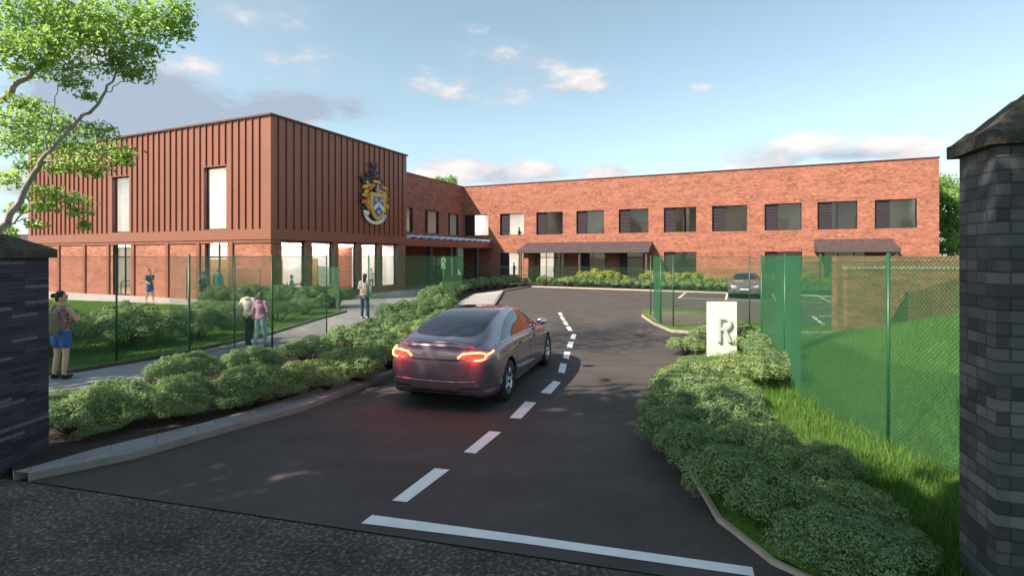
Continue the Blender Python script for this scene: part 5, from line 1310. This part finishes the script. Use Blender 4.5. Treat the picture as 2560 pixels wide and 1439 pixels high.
# parked saloon facing the viewer
hP = dict(half=2.30, R=.325, track=.77, axles=(-1.36, 1.38), spokes=7, twin=False,
    x=[-2.30, -2.26, -2.15, -2.0, -1.7, -1.35, -1.0, -.6, -.2, .25, .6, .9, 1.2, 1.7, 2.05, 2.22, 2.30],
    zb=[.42, .34, .28, .24, .21, .19, .18, .18, .18, .18, .18, .18, .19, .21, .23, .26, .32],
    hw=[.66, .76, .83, .87, .895, .90, .90, .90, .90, .90, .90, .90, .90, .88, .83, .75, .64],
    zs=[.80, .90, .95, .96, .96, .955, .95, .94, .935, .93, .925, .915, .90, .84, .76, .70, .63],
    ws=[.60, .70, .76, .79, .82, .83, .83, .835, .835, .835, .83, .83, .82, .79, .73, .66, .56],
    zt=[.90, 1.02, 1.06, 1.07, 1.09, 1.20, 1.34, 1.43, 1.45, 1.42, 1.30, 1.16, 1.03, .93, .85, .77, .68],
    wt=[.52, .62, .68, .70, .68, .63, .60, .58, .58, .58, .60, .64, .70, .70, .64, .58, .48],
    dlo=[(-1.45, 1.0), (-1.1, 1.2), (-.75, 1.33), (-.2, 1.375), (.25, 1.35), (.6, 1.21), (.95, 1.02), (1.02, .955), (.3, .965), (-.6, .975), (-1.35, .98)],
    gaps=[[(-.10, 1.0), (-.10, .30)], [(1.0, .95), (1.0, .32)]], handles=[(-.7, .84), (.25, .83)], handle_mat=CHROME, mirror=(.80, .96), trim=BLK,
    top=[('rear_window', [(-1.72, -.5), (-1.72, .5), (-1.1, .52), (-.85, .5), (-.85, -.5), (-1.1, -.52)]), ('windscreen', [(.40, -.50), (.40, .50), (.9, .60), (1.12, .64), (1.18, .3), (1.18, -.3), (1.12, -.64), (.9, -.60)])])
paintB = car_paint('grey_metallic_paint', (.17, .165, .19), 1, .3, .6)
CB, patch, strip, cast = make_car('car', (14.05, 30.6, .004), (-.43, -.903), 'grey saloon parked nose out in the marked bay behind the green fence', 'car', hP, paintB)
gr_ = patch('grille', [(-.36, .70), (.36, .70), (.30, .60), (-.30, .60)], 'front', BLK, .004, smooth=1, st_=.03, edge=CHROME, er=.014)
strip('grille_bar', [(-.30, .65), (.30, .65)], 'front', CHROME, .008, par=gr_, off=.004)
patch('lower_intake', [(-.34, .46), (.34, .46), (.30, .36), (-.30, .36)], 'front', BLK, .004, smooth=1, st_=.03, edge=CHROME, er=.01)
for s_ in (1, -1):
    patch('headlight', [(s_ * .44, .70), (s_ * .60, .745), (s_ * .72, .75), (s_ * .74, .70), (s_ * .62, .66), (s_ * .46, .655)], 'front', HEAD, .005, smooth=1, st_=.025)
    patch('fog_light_recess', [(s_ * .44, .46), (s_ * .64, .47), (s_ * .62, .38), (s_ * .46, .37)], 'front', BLK, .004, smooth=1, st_=.03, edge=CHROME, er=.008)
patch('number_plate', [(-.24, .50), (.24, .50), (.24, .57), (-.24, .57)], 'front', simple('plate_white', (.7, .7, .68), .5), .006, smooth=0, st_=.05)
# ================================================================== COAT OF ARMS on the hall
ca = empty('coat_of_arms', S2W(HX + .07, -17.45, 0), RZ, 'painted heraldic crest with blue and gold shield on the shaded hall wall', 'coat of arms')
def cm_(name, col, r=.5): return simple(name, col, r, .12, 6)
GOLD, ORG, BLU, WHT, DRK, GRY = cm_('gold_paint', (.66, .42, .06)), cm_('orange_paint', (.62, .16, .03)), cm_('royal_blue_paint', (.03, .13, .42)), cm_('ribbon_white', (.78, .77, .74)), cm_('crest_dark_iron', (.022, .028, .045)), cm_('helmet_grey', (.30, .29, .30))
def cc_(x, y): return ((x - 610) / 184.9, (1330 - y) * .003535 + 4.36)
def plate(name, polys, d0, d1, mat, par):
    b = MB()
    for p in polys:
        p = [cc_(*q) for q in p]; tri = mgeo.tessellate_polygon([[Vector((a, z, 0)) for a, z in p]]); n = len(b.v); k = len(p)
        b.v += [(d0, a, z) for a, z in p] + [(d1, a, z) for a, z in p]; ccw = area2(p) > 0
        for t in tri:
            t = t if area2([p[i] for i in t]) > 0 else t[::-1]
            b.face([n + k + i for i in t]); b.face([n + i for i in t][::-1])
        for i in range(k): j = (i + 1) % k; f = (n + i, n + j, n + k + j, n + k + i); b.face(f if ccw else f[::-1])
    return b.build(name, mat, par, uv=False)
def circ(x, y, r, n=16, ry=None): return [(x + r * math.cos(2 * math.pi * i / n), y + (ry or r) * math.sin(2 * math.pi * i / n)) for i in range(n)]
def leafp(x, y, L, a, w=.45):
    o = []
    for t, s in ((0, 0), (.25, .8), (.5, 1), (.75, .7), (1, 0), (.78, -.5), (.5, -1), (.2, -.7)):
        px = t * L; py = s * L * w * .5; o.append((x + px * math.cos(a) - py * math.sin(a), y + px * math.sin(a) + py * math.cos(a)))
    return o
sh = [(497, 752), (768, 752), (768, 980), (758, 1060), (735, 1130), (700, 1195), (632, 1258), (565, 1195), (530, 1130), (507, 1060), (497, 980)]
o1 = plate('shield', [sh], .10, .22, GOLD, ca)
plate('shield_field', [[(550, 822), (722, 822), (722, 1000), (712, 1070), (690, 1125), (634, 1175), (580, 1125), (560, 1070), (550, 1000)]], .22, .245, BLU, o1)
plate('chevron', [[(637, 905), (722, 1000), (718, 1075), (637, 985), (556, 1075), (550, 1000)]], .245, .262, WHT, o1)
for x, y, r in ((592, 878, 27), (684, 878, 27), (637, 1092, 30)): plate('roundel', [circ(x, y, r, ry=r * 1.25)], .245, .265, GOLD, o1)
plate('roundel', [circ(637, 958, 18, ry=24)], .262, .275, GOLD, o1)
arc = [];
for k in range(17):
    a = math.pi * (.03 + .94 * k / 16); arc.append((607 + 200 * math.cos(a), 1120 + 200 * math.sin(a) * .98))
arc2 = [(607 + (p[0] - 607) * .76, 1120 + (p[1] - 1120) * .72) for p in arc]
rb_ = plate('ribbon', [arc + arc2[::-1], [(400, 1085), (500, 1085), (495, 1150), (445, 1190), (410, 1150)], [(730, 1120), (812, 1125), (805, 1180), (760, 1215)]], .06, .12, WHT, ca)
# tiny marks of lettering along the ribbon
b_ = []
for k in range(2, 15):
    a = math.pi * (.03 + .94 * k / 16); cx_, cy_ = 607 + 176 * math.cos(a), 1120 + 170 * math.sin(a); b_.append(circ(cx_, cy_, 5, 6))
plate('ribbon_lettering', b_, .12, .124, GRY, rb_)
gl = [leafp(480, 640, 120, 2.6, .6), leafp(470, 700, 130, 2.0, .5), leafp(500, 800, 140, 2.9, .5), leafp(480, 860, 150, 1.6, .5), leafp(470, 960, 110, 1.4, .5), leafp(500, 660, 90, -1.9, .5),
      leafp(720, 620, 110, .2, .6), leafp(740, 690, 120, 1.0, .6), leafp(760, 760, 130, 1.1, .5), leafp(790, 930, 100, .8, .6), leafp(775, 1000, 90, 1.5, .5), leafp(690, 670, 80, 1.2, .6), leafp(455, 560, 80, 1.3, .6), leafp(745, 590, 70, 1.2, .6)]
plate('gold_mantling', gl, .07, .15, GOLD, ca)
ol = [leafp(590, 590, 130, 2.3, .6), leafp(560, 660, 120, 2.6, .4), leafp(460, 780, 120, 1.5, .5), leafp(470, 900, 130, 2.6, .6), leafp(430, 930, 110, 1.2, .5), leafp(770, 800, 110, 1.3, .6), leafp(790, 820, 80, .3, .5), leafp(690, 600, 80, .9, .6)]
plate('orange_mantling', ol, .09, .165, ORG, ca)
plate('helmet', [[(605, 600), (650, 590), (665, 660), (685, 690), (680, 750), (612, 748), (604, 690), (618, 650)]], .12, .20, GRY, ca)
plate('wreath', [[(552, 528), (672, 528), (680, 585), (620, 575), (556, 575)]], .12, .21, GOLD, ca)
dk = [circ(588, 255, 62, 14, 48), circ(565, 270, 20), [(598, 200), (622, 200), (622, 530), (598, 530)], leafp(600, 420, 100, -2.6, .6), leafp(615, 420, 70, -.6, .6), leafp(600, 350, 90, 2.4, .6), leafp(618, 350, 60, .8, .6), leafp(540, 500, 120, -2.5, .6), leafp(640, 500, 60, -.5, .6),
      leafp(500, 500, 130, 2.5, .6), leafp(450, 540, 110, -2.9, .7), leafp(560, 470, 110, 2.9, .6), leafp(520, 540, 90, 2.0, .6), leafp(690, 540, 80, -.3, .7), leafp(700, 590, 90, .5, .6), leafp(690, 560, 80, 1.2, .6), leafp(590, 500, 70, -1.9, .7), leafp(640, 460, 70, 1.0, .6), leafp(400, 560, 70, 1.2, .8)]
plate('iron_crest', dk, .04, .11, DRK, ca)
plate('dark_backing_plate', [leafp(380, 760, 60, 1.6, .9), leafp(385, 880, 60, 1.5, .9), leafp(400, 1000, 90, 1.2, .7)], .03, .07, DRK, ca)  # small dark leaf plates along the left edge of the crest

# ================================================================== PEOPLE
SKIN_L = NT('light_skin').set(Base_Color=(.58, .36, .26), Roughness=.55).m
SKIN_D = NT('brown_skin').set(Base_Color=(.24, .12, .075), Roughness=.55).m
SKIN_L.node_tree.nodes['Principled BSDF'].inputs['Subsurface Weight'].default_value = .05
def cloth(name, col, var=.2, scale=30, pat=None):
    t = NT(name); v = t.coord('Object'); n = t.noise(v, scale, 4); c = t.ramp(n, [(.3, tuple(x * (1 - var) for x in col)), (.7, tuple(min(1, x * (1 + var)) for x in col))])
    if pat:
        n2 = t.noise(v, pat[1], 3, .6); c = t.mix(t.ramp(n2, [(pat[2], (0, 0, 0)), (pat[2] + .05, (1, 1, 1))]), c, pat[0])
    t.set(Base_Color=c, Roughness=.9); t.b.inputs['Specular IOR Level'].default_value = .2; t.bump(t.noise(v, 14, 3), .5, .02); return t.m
def vox(b, name, mat, par, size=.01, smooth=4):
    me = bpy.data.meshes.new('t'); me.from_pydata(b.v, [], b.f); o = bpy.data.objects.new('t', me); COL.objects.link(o)
    m = o.modifiers.new('r', 'REMESH'); m.mode = 'VOXEL'; m.voxel_size = size
    m2 = o.modifiers.new('s', 'SMOOTH'); m2.factor = .5; m2.iterations = smooth
    dg = bpy.context.evaluated_depsgraph_get(); nm = bpy.data.meshes.new_from_object(o.evaluated_get(dg)); bpy.data.objects.remove(o)
    nm.name = name; nm.polygons.foreach_set('use_smooth', np.ones(len(nm.polygons), bool)); nm.materials.clear(); nm.materials.append(mat)
    r = bpy.data.objects.new(name, nm); COL.objects.link(r); r.parent = par; return r
def cap(b, p, q, r0, r1, n=12):
    p = Vector(p); q = Vector(q); b.tube([p, p.lerp(q, .5), q], [r0, (r0 + r1) / 2, r1], n); b.ball(p, r0, n); b.ball(q, r1, n)
def person(loc, face, h, label, J=None, skin=SKIN_L, hair=None, top=None, bottom=None, shoes=None, sleeve=1.0, kind='trousers', hood=False, vs=.011, hairstyle='short', head_turn=0, fem=False, group=None, detail=True, cat='person', bun=False, torso_lean=(0, 0), hem=.92):
    j = dict(hipL=(0, .09, .93), hipR=(0, -.09, .93), kneeL=(.02, .10, .50), kneeR=(.02, -.10, .50), ankL=(-.01, .11, .085), ankR=(-.01, -.11, .085),
             shL=(0, .175, 1.42), shR=(0, -.175, 1.42), elL=(-.03, .23, 1.14), elR=(-.03, -.23, 1.14), wrL=(.04, .24, .90), wrR=(.04, -.24, .90), pel=(0, 0, .97), chest=(0, 0, 1.31), head=(.015, 0, 1.645))
    if J: j.update(J)
    j = {k: Vector(v) for k, v in j.items()}; s = h / 1.76
    e = empty('person', loc, face, label, cat, group); e.scale = (s, s, s)
    b = MB(); wsh = .93 if fem else 1
    ch, pe, hd = j['chest'], j['pel'], j['head']; wa = ch.lerp(pe, .6)
    def torso(b, k):
        b.ball(pe, (.105 * k, (.165 if fem else .155) * k, .12 * k), 16); b.ball(wa, (.088 * k, .122 * k, .15 * k), 16); b.ball(ch, (.105 * k, .155 * k * wsh, .17 * k), 16)
        cap(b, j['shL'] - Vector((0, .03, 0)), j['shR'] + Vector((0, .03, 0)), .052 * k, .052 * k); cap(b, pe, ch, .10 * k, .11 * k)
        b.ball(ch + Vector((0, 0, .09)), (.08 * k, .12 * k, .06 * k), 12)
    torso(b, 1.0)
    nk = (j['shL'] + j['shR']) / 2; cap(b, nk + Vector((0, 0, .0)), hd - Vector((.01, 0, .06)), .056, .048)
    Rm = Matrix.Rotation(head_turn, 3, 'Z')
    def hp(x, y, z): return hd + Rm @ Vector((x, y, z))
    b.ball(hd, (.090, .076, .112), 18); b.ball(hp(.03, 0, -.055), (.058, .052, .055), 14); b.ball(hp(.045, 0, .0), (.05, .058, .08), 12)
    b.ball(hp(.095, 0, -.01), (.018, .013, .024), 8); b.ball(hp(.085, 0, .035), (.016, .045, .012), 8); b.ball(hp(.082, 0, -.055), (.015, .026, .010), 8)
    for sy in (1, -1): b.ball(hp(-.005, sy * .078, -.005), (.018, .012, .03), 8)
    for S, sy in (('L', 1), ('R', -1)):
        sh_, el, wr = j['sh' + S], j['el' + S], j['wr' + S]; cap(b, sh_, el, .050, .038); cap(b, el, wr, .038, .026)
        d = (wr - el).normalized(); side = d.cross(Vector((0, sy, 0))); side = side.normalized() if side.length > .1 else Vector((1, 0, 0)); pn = side.cross(d).normalized()
        pc = wr + d * .05; cap(b, wr, pc + d * .03, .024, .026, 8)
        for m in (-1, 1): cap(b, wr + side * m * .012, wr + d * .085 + side * m * .024, .018, .015, 8)
        for k in range(4):
            o_ = side * (-.03 + .02 * k); L_ = (.030, .036, .034, .027)[k]; f0 = wr + d * .09 + o_; f1 = f0 + d * L_ - pn * sy * .008; f2 = f1 + d * L_ * .7 - pn * sy * .022
            cap(b, f0, f1, .0098, .009, 6); cap(b, f1, f2, .009, .008, 6)
        t0 = wr + d * .03 + side * -.028; t1 = t0 + d * .035 - side * .025; cap(b, t0, t1, .0115, .010, 6); cap(b, t1, t1 + d * .028 - side * .004, .010, .009, 6)
        hi, kn, an = j['hip' + S], j['knee' + S], j['ank' + S]; cap(b, hi, kn, .086, .055); cap(b, kn, kn.lerp(an, .35), .052, .054); cap(b, kn.lerp(an, .35), an, .054, .036)
        b.ball(an + Vector((.065, 0, -.045)), (.125, .042, .035), 10)
    body = vox(b, 'body', skin, e, min(vs, .009) if detail else vs)
    if detail:
        for sy in (1, -1):
            q = MB(); q.ball(hp(.085, sy * .03, .008), (.008, .013, .007), 8); q.build('eye', BLK, body, uv=False)
    if top:
        b = MB(); torso(b, 1.13 if not hood else 1.2)
        cap(b, pe + Vector((0, 0, hem - .92)), ch, .125, .135)
        b.ball(pe + Vector((0, 0, hem - .92)), (.118, .17, .09), 12)
        for S in 'LR':
            sh_, el, wr = j['sh' + S], j['el' + S], j['wr' + S]
            if sleeve > 0: cap(b, sh_, sh_.lerp(el, min(1, sleeve * 2)), .064, .058)
            if sleeve > .5: cap(b, el, el.lerp(wr, (sleeve - .5) * 2 * .93), .056, .042)
        if hood: b.ball(nk + Vector((-.07, 0, .04)), (.07, .10, .06), 12)
        vox(b, 'top', top, e, vs, 5)
    if bottom:
        b = MB()
        if kind == 'trousers':
            for S in 'LR':
                hi, kn, an = j['hip' + S], j['knee' + S], j['ank' + S]; cap(b, hi, kn, .098, .070); cap(b, kn, an + Vector((0, 0, .02)), .070, .056)
            b.ball(pe - Vector((0, 0, .03)), (.118, .168, .11), 14)
        else:
            L_ = {'skirt': .32, 'shorts': .24, 'dress': .42}[kind]; b.ball(pe, (.12, .172, .10), 16)
            if kind == 'shorts':
                for S in 'LR': hi, kn = j['hip' + S], j['knee' + S]; cap(b, hi, hi.lerp(kn, .55), .105, .100)
            else:
                m = j['hipL'].lerp(j['hipR'], .5); k2_ = (j['kneeL'] + j['kneeR']) / 2; q = m.lerp(k2_, L_ / .43 * .8)
                for sy in (1, -1): cap(b, m + Vector((0, sy * .055, 0)), q + Vector((0, sy * .07, 0)), .115, .125)
        vox(b, {'trousers': 'trousers', 'skirt': 'skirt', 'shorts': 'shorts', 'dress': 'skirt'}[kind], bottom, e, vs, 5)
    if shoes:
        for S in 'LR':
            an = j['ank' + S]; b = MB(); b.ball(an + Vector((.06, 0, -.045)), (.138, .052, .042), 12); b.ball(an + Vector((-.02, 0, -.03)), (.055, .046, .05), 10); vox(b, 'shoe', shoes, e, vs, 2)
    if hair:
        b = MB(); b.ball(hp(-.018, 0, .022), (.096, .088, .112), 18)
        b.ball(hp(-.03, 0, -.02), (.078, .082, .085), 14)
        if hairstyle == 'long': cap(b, hp(-.05, 0, 0), hp(-.075, 0, -.22), .078, .055)
        if hairstyle == 'mop': b.ball(hp(.02, 0, .07), (.085, .085, .055), 14)
        if bun: b.ball(hp(-.125, 0, .03), .05, 12)
        cutb = vox(b, 'hair', hair, e, .009, 2)
        # keep the face clear
        me = cutb.data; inv = Rm.inverted(); bm = bmesh.new(); bm.from_mesh(me)
        dele = [v for v in bm.verts if (inv @ (v.co - hd)).x > .045 and (inv @ (v.co - hd)).z < .055]
        bmesh.ops.delete(bm, geom=dele, context='VERTS'); bm.to_mesh(me); bm.free()
    return e, j, s
HB = simple('black_hair', (.012, .010, .010), .6, .3, 40); HBr = simple('brown_hair', (.10, .05, .03), .6, .3, 40)
AWAY = R(90)
# woman with the backpack beside the left pillar
wp = (-8.60, 9.68, .07)
e1, j1, s1 = person(wp, R(82), 1.66, 'woman in denim shorts and patterned top wearing a backpack beside the left pillar', dict(elL=(.10, .25, 1.17), wrL=(.24, .08, 1.18), elR=(.10, -.26, 1.17), wrR=(.25, -.10, 1.20), ankL=(-.02, .13, .085), ankR=(-.02, -.10, .085)),
    hair=HB, bun=True, top=cloth('patterned_vest', (.22, .11, .14), .2, 30, ((.50, .38, .36), 45, .52)), bottom=cloth('denim', (.06, .13, .34), .2, 60), shoes=BLK, sleeve=0, kind='shorts', head_turn=R(-55), fem=True, hem=.99)
bp = empty('backpack', wp, R(82), 'khaki green backpack with striped straps on the back of the standing woman', 'backpack'); bp.scale = (s1,) * 3
b = MB(); b.ball((-.20, 0, 1.16), (.10, .15, .20), 16); b.ball((-.20, 0, 1.02), (.115, .165, .12), 16); b.ball((-.17, 0, 1.28), (.08, .13, .10), 14); vox(b, 'bag', cloth('khaki_canvas', (.19, .19, .12), .15, 40), bp, .011)
b = MB(); b.ball((-.285, 0, 1.04), (.045, .12, .075), 12); vox(b, 'front_pocket', cloth('khaki_canvas_light', (.24, .235, .15), .15, 40), bp, .01)
b = MB()
for sy in (1, -1): b.tube([(-.12, sy * .09, 1.33), (-.05, sy * .10, 1.47), (.06, sy * .11, 1.47), (.14, sy * .12, 1.36), (.12, sy * .15, 1.15), (-.05, sy * .18, 1.03)], .019, 8)
b.build('strap', cloth('striped_strap', (.16, .07, .07), .3, 20, ((.5, .45, .2), 60, .5)), bp, uv=False)
b = MB(); b.box(-.302, -.296, -.012, .012, 1.10, 1.34); b.box(-.302, -.297, -.045, -.03, 1.10, 1.32); b.build('stripe', simple('red_stripe', (.35, .06, .05)), bp)
# the couple on the footpath
person((-6.90, 13.3, .06), R(84), 1.49, 'person in a cream jumper with pink patches and black trousers walking on the footpath', dict(kneeL=(.06, .10, .50), ankL=(.10, .11, .09), kneeR=(.0, -.10, .50), ankR=(-.14, -.10, .10), elL=(-.10, .26, 1.15), wrL=(-.06, .30, .92), elR=(.02, -.28, 1.18), wrR=(.10, -.34, 1.05)),
    skin=SKIN_D, hair=HB, top=cloth('cream_jumper', (.80, .77, .68), .1, 20, ((.58, .30, .33), 7, .60)), bottom=cloth('black_trousers', (.02, .02, .025)), shoes=BLK, head_turn=R(-60), hood=True)
person((-6.44, 13.0, .06), R(80), 1.43, 'person in a pink hooded top, pale jeans and red shoes on the footpath', dict(kneeL=(-.02, .09, .50), ankL=(-.16, .10, .11), kneeR=(.08, -.09, .50), ankR=(.12, -.09, .085), elL=(.0, .24, 1.18), wrL=(.03, .28, 1.02), elR=(.02, -.25, 1.16), wrR=(.14, -.22, .96)),
    hair=HBr, hairstyle='long', top=cloth('pink_violet_hoodie', (.52, .26, .42), .15, 20, ((.60, .36, .38), 6, .52)), bottom=cloth('pale_jeans', (.34, .50, .60), .12, 50), shoes=simple('red_shoe', (.50, .05, .06)), head_turn=R(15), fem=True, hood=True)
# woman further up the path, with a bag
e7 = person((-5.52, 19.05, .06), R(86), 1.68, 'woman in a pale grey coat and navy trousers standing on the path near the hall', dict(elL=(.05, .24, 1.20), wrL=(.16, .20, 1.30), elR=(-.02, -.24, 1.15), wrR=(.08, -.24, .93)),
    hair=HB, hairstyle='long', top=cloth('grey_coat', (.52, .52, .55), .1), bottom=cloth('navy_trousers', (.03, .05, .12)), shoes=simple('white_shoe', (.7, .7, .68)), fem=True, hem=.84)
bg = empty('shoulder_bag', (-5.52, 19.05, .06), R(86), 'beige patterned bag hanging on the back of the woman in the grey coat', 'bag'); bg.scale = (.954,) * 3
b = MB(); b.ball((-.20, -.04, 1.08), (.09, .17, .20), 14); b.ball((-.20, -.04, .96), (.10, .18, .11), 14); vox(b, 'bag', cloth('beige_bag', (.40, .34, .28), .15, 20, ((.20, .14, .12), 16, .56)), bg, .014)
b = MB(); b.tube([(-.20, .05, 1.25), (-.08, .12, 1.44), (.04, .12, 1.46), (.12, .05, 1.3)], .015, 6); b.build('strap', cloth('beige_strap', (.4, .3, .2)), bg, uv=False)
# walkers by the hall
walk = dict(kneeL=(.12, .09, .51), ankL=(.16, .09, .09), kneeR=(-.02, -.09, .50), ankR=(-.20, -.09, .13), elL=(-.12, .22, 1.18), wrL=(.02, .22, 1.05), elR=(.06, -.22, 1.15), wrR=(.20, -.18, 1.06))
person((-18.15, 25.45, .075), R(-28), 1.66, 'girl in a grey top and blue skirt walking along the pale strip by the hall', walk, hair=HB, top=cloth('grey_pattern_top', (.13, .14, .19)), bottom=cloth('blue_skirt', (.06, .13, .33)), shoes=simple('tan_shoe', (.5, .35, .25)), kind='skirt', fem=True, sleeve=.4, detail=False, vs=.014)
person((-16.25, 26.75, .075), R(120), 1.52, 'child in dark teal clothes by the glass hall door', walk, hair=HB, top=cloth('teal_grey_top', (.10, .20, .22)), bottom=cloth('dark_trousers', (.03, .05, .07)), shoes=BLK, detail=False, vs=.014)
person((-15.55, 26.9, .075), R(100), 1.66, 'person in a teal jacket standing in front of the glass hall door', None, hair=HBr, top=cloth('teal_jacket', (.03, .22, .30)), bottom=cloth('green_trousers', (.08, .14, .08)), shoes=BLK, detail=False, vs=.014)
# inside the hall
person((-9.31, 33.6, .07), R(-75), 1.52, 'child in a white shirt waving behind the fourth hall window', dict(elR=(.0, -.30, 1.32), wrR=(.05, -.26, 1.58), elL=(.02, .24, 1.16)), hair=HBr, hairstyle='mop', top=cloth('white_shirt', (.75, .76, .80), .04), bottom=cloth('grey_trousers', (.2, .2, .22)), shoes=BLK, detail=False, vs=.014)
SIT = dict(hipL=(0, .09, .50), hipR=(0, -.09, .50), kneeL=(.42, .10, .50), kneeR=(.42, -.10, .50), ankL=(.44, .10, .085), ankR=(.44, -.10, .085), pel=(0, 0, .54), chest=(.02, 0, .90), shL=(.02, .175, 1.01), shR=(.02, -.175, 1.01), elL=(.12, .22, .76), elR=(.12, -.22, .76), wrL=(.34, .12, .78), wrR=(.34, -.12, .78), head=(.04, 0, 1.235))
def chair(loc, rz, lab):
    e = empty('chair', loc, rz, lab, 'chair'); b = MB(); b.box(-.2, .22, -.21, .21, .42, .45); b.build('seat', M_['frame'], e); b = MB(); b.box(-.24, -.21, -.2, .2, .55, .86); b.build('backrest', M_['frame'], e)
    for x in (-.18, .2):
        for y in (-.19, .19): b = MB(); b.tube([(x, y, 0), (x * .95, y * .95, .42)], .012, 6); b.build('leg', M_['frame'], e, uv=False)
for (x, y, rz, lab, tc, hc) in ((-12.6, 29.0, R(20), 'person in teal seated behind the first hall window', (.08, .22, .26), HB), (-12.0, 29.35, R(170), 'person in a red top seated behind the first hall window', (.36, .05, .05), HBr)):
    person((x, y, .07), rz, 1.62, lab, SIT, hair=hc, top=cloth('seated_top', tc), bottom=cloth('seated_trousers', (.12, .16, .22)), shoes=BLK, detail=False, vs=.014, hem=.9)
    chair((x, y, .07), rz, 'dark chair under the seated ' + ('person in teal' if tc[0] < .1 else 'person in red'))
# people in the wing
dk_ = cloth('dark_jacket', (.03, .03, .035))
person(S2W(4.57, 1.9, .12), R(-20), 1.66, 'man in dark clothes holding a book in the ground floor window', dict(elL=(.05, .22, 1.15), wrL=(.24, .10, 1.15), elR=(.05, -.22, 1.15), wrR=(.24, -.08, 1.15)), hair=HB, top=dk_, bottom=dk_, shoes=BLK, detail=False, vs=.014)
person(S2W(5.0, 2.2, 3.47), R(-20), 1.74, 'dark haired person reaching out in the bright upper window', dict(elR=(.12, -.24, 1.2), wrR=(.34, -.2, 1.22)), hair=HB, top=dk_, bottom=dk_, shoes=BLK, detail=False, vs=.014)
person(S2W(5.75, 2.4, 3.47), R(160), 1.62, 'second person facing the first in the bright upper window', dict(elL=(.1, .22, 1.2), wrL=(.3, .16, 1.2)), hair=HB, top=cloth('brown_top', (.12, .07, .06)), bottom=dk_, shoes=BLK, detail=False, vs=.014)
person(S2W(9.05, 1.2, .12), R(-60), 1.5, 'child in grey standing inside the first glazed door of the wing', None, hair=HB, top=cloth('grey_top', (.2, .2, .22)), bottom=dk_, shoes=BLK, detail=False, vs=.014)
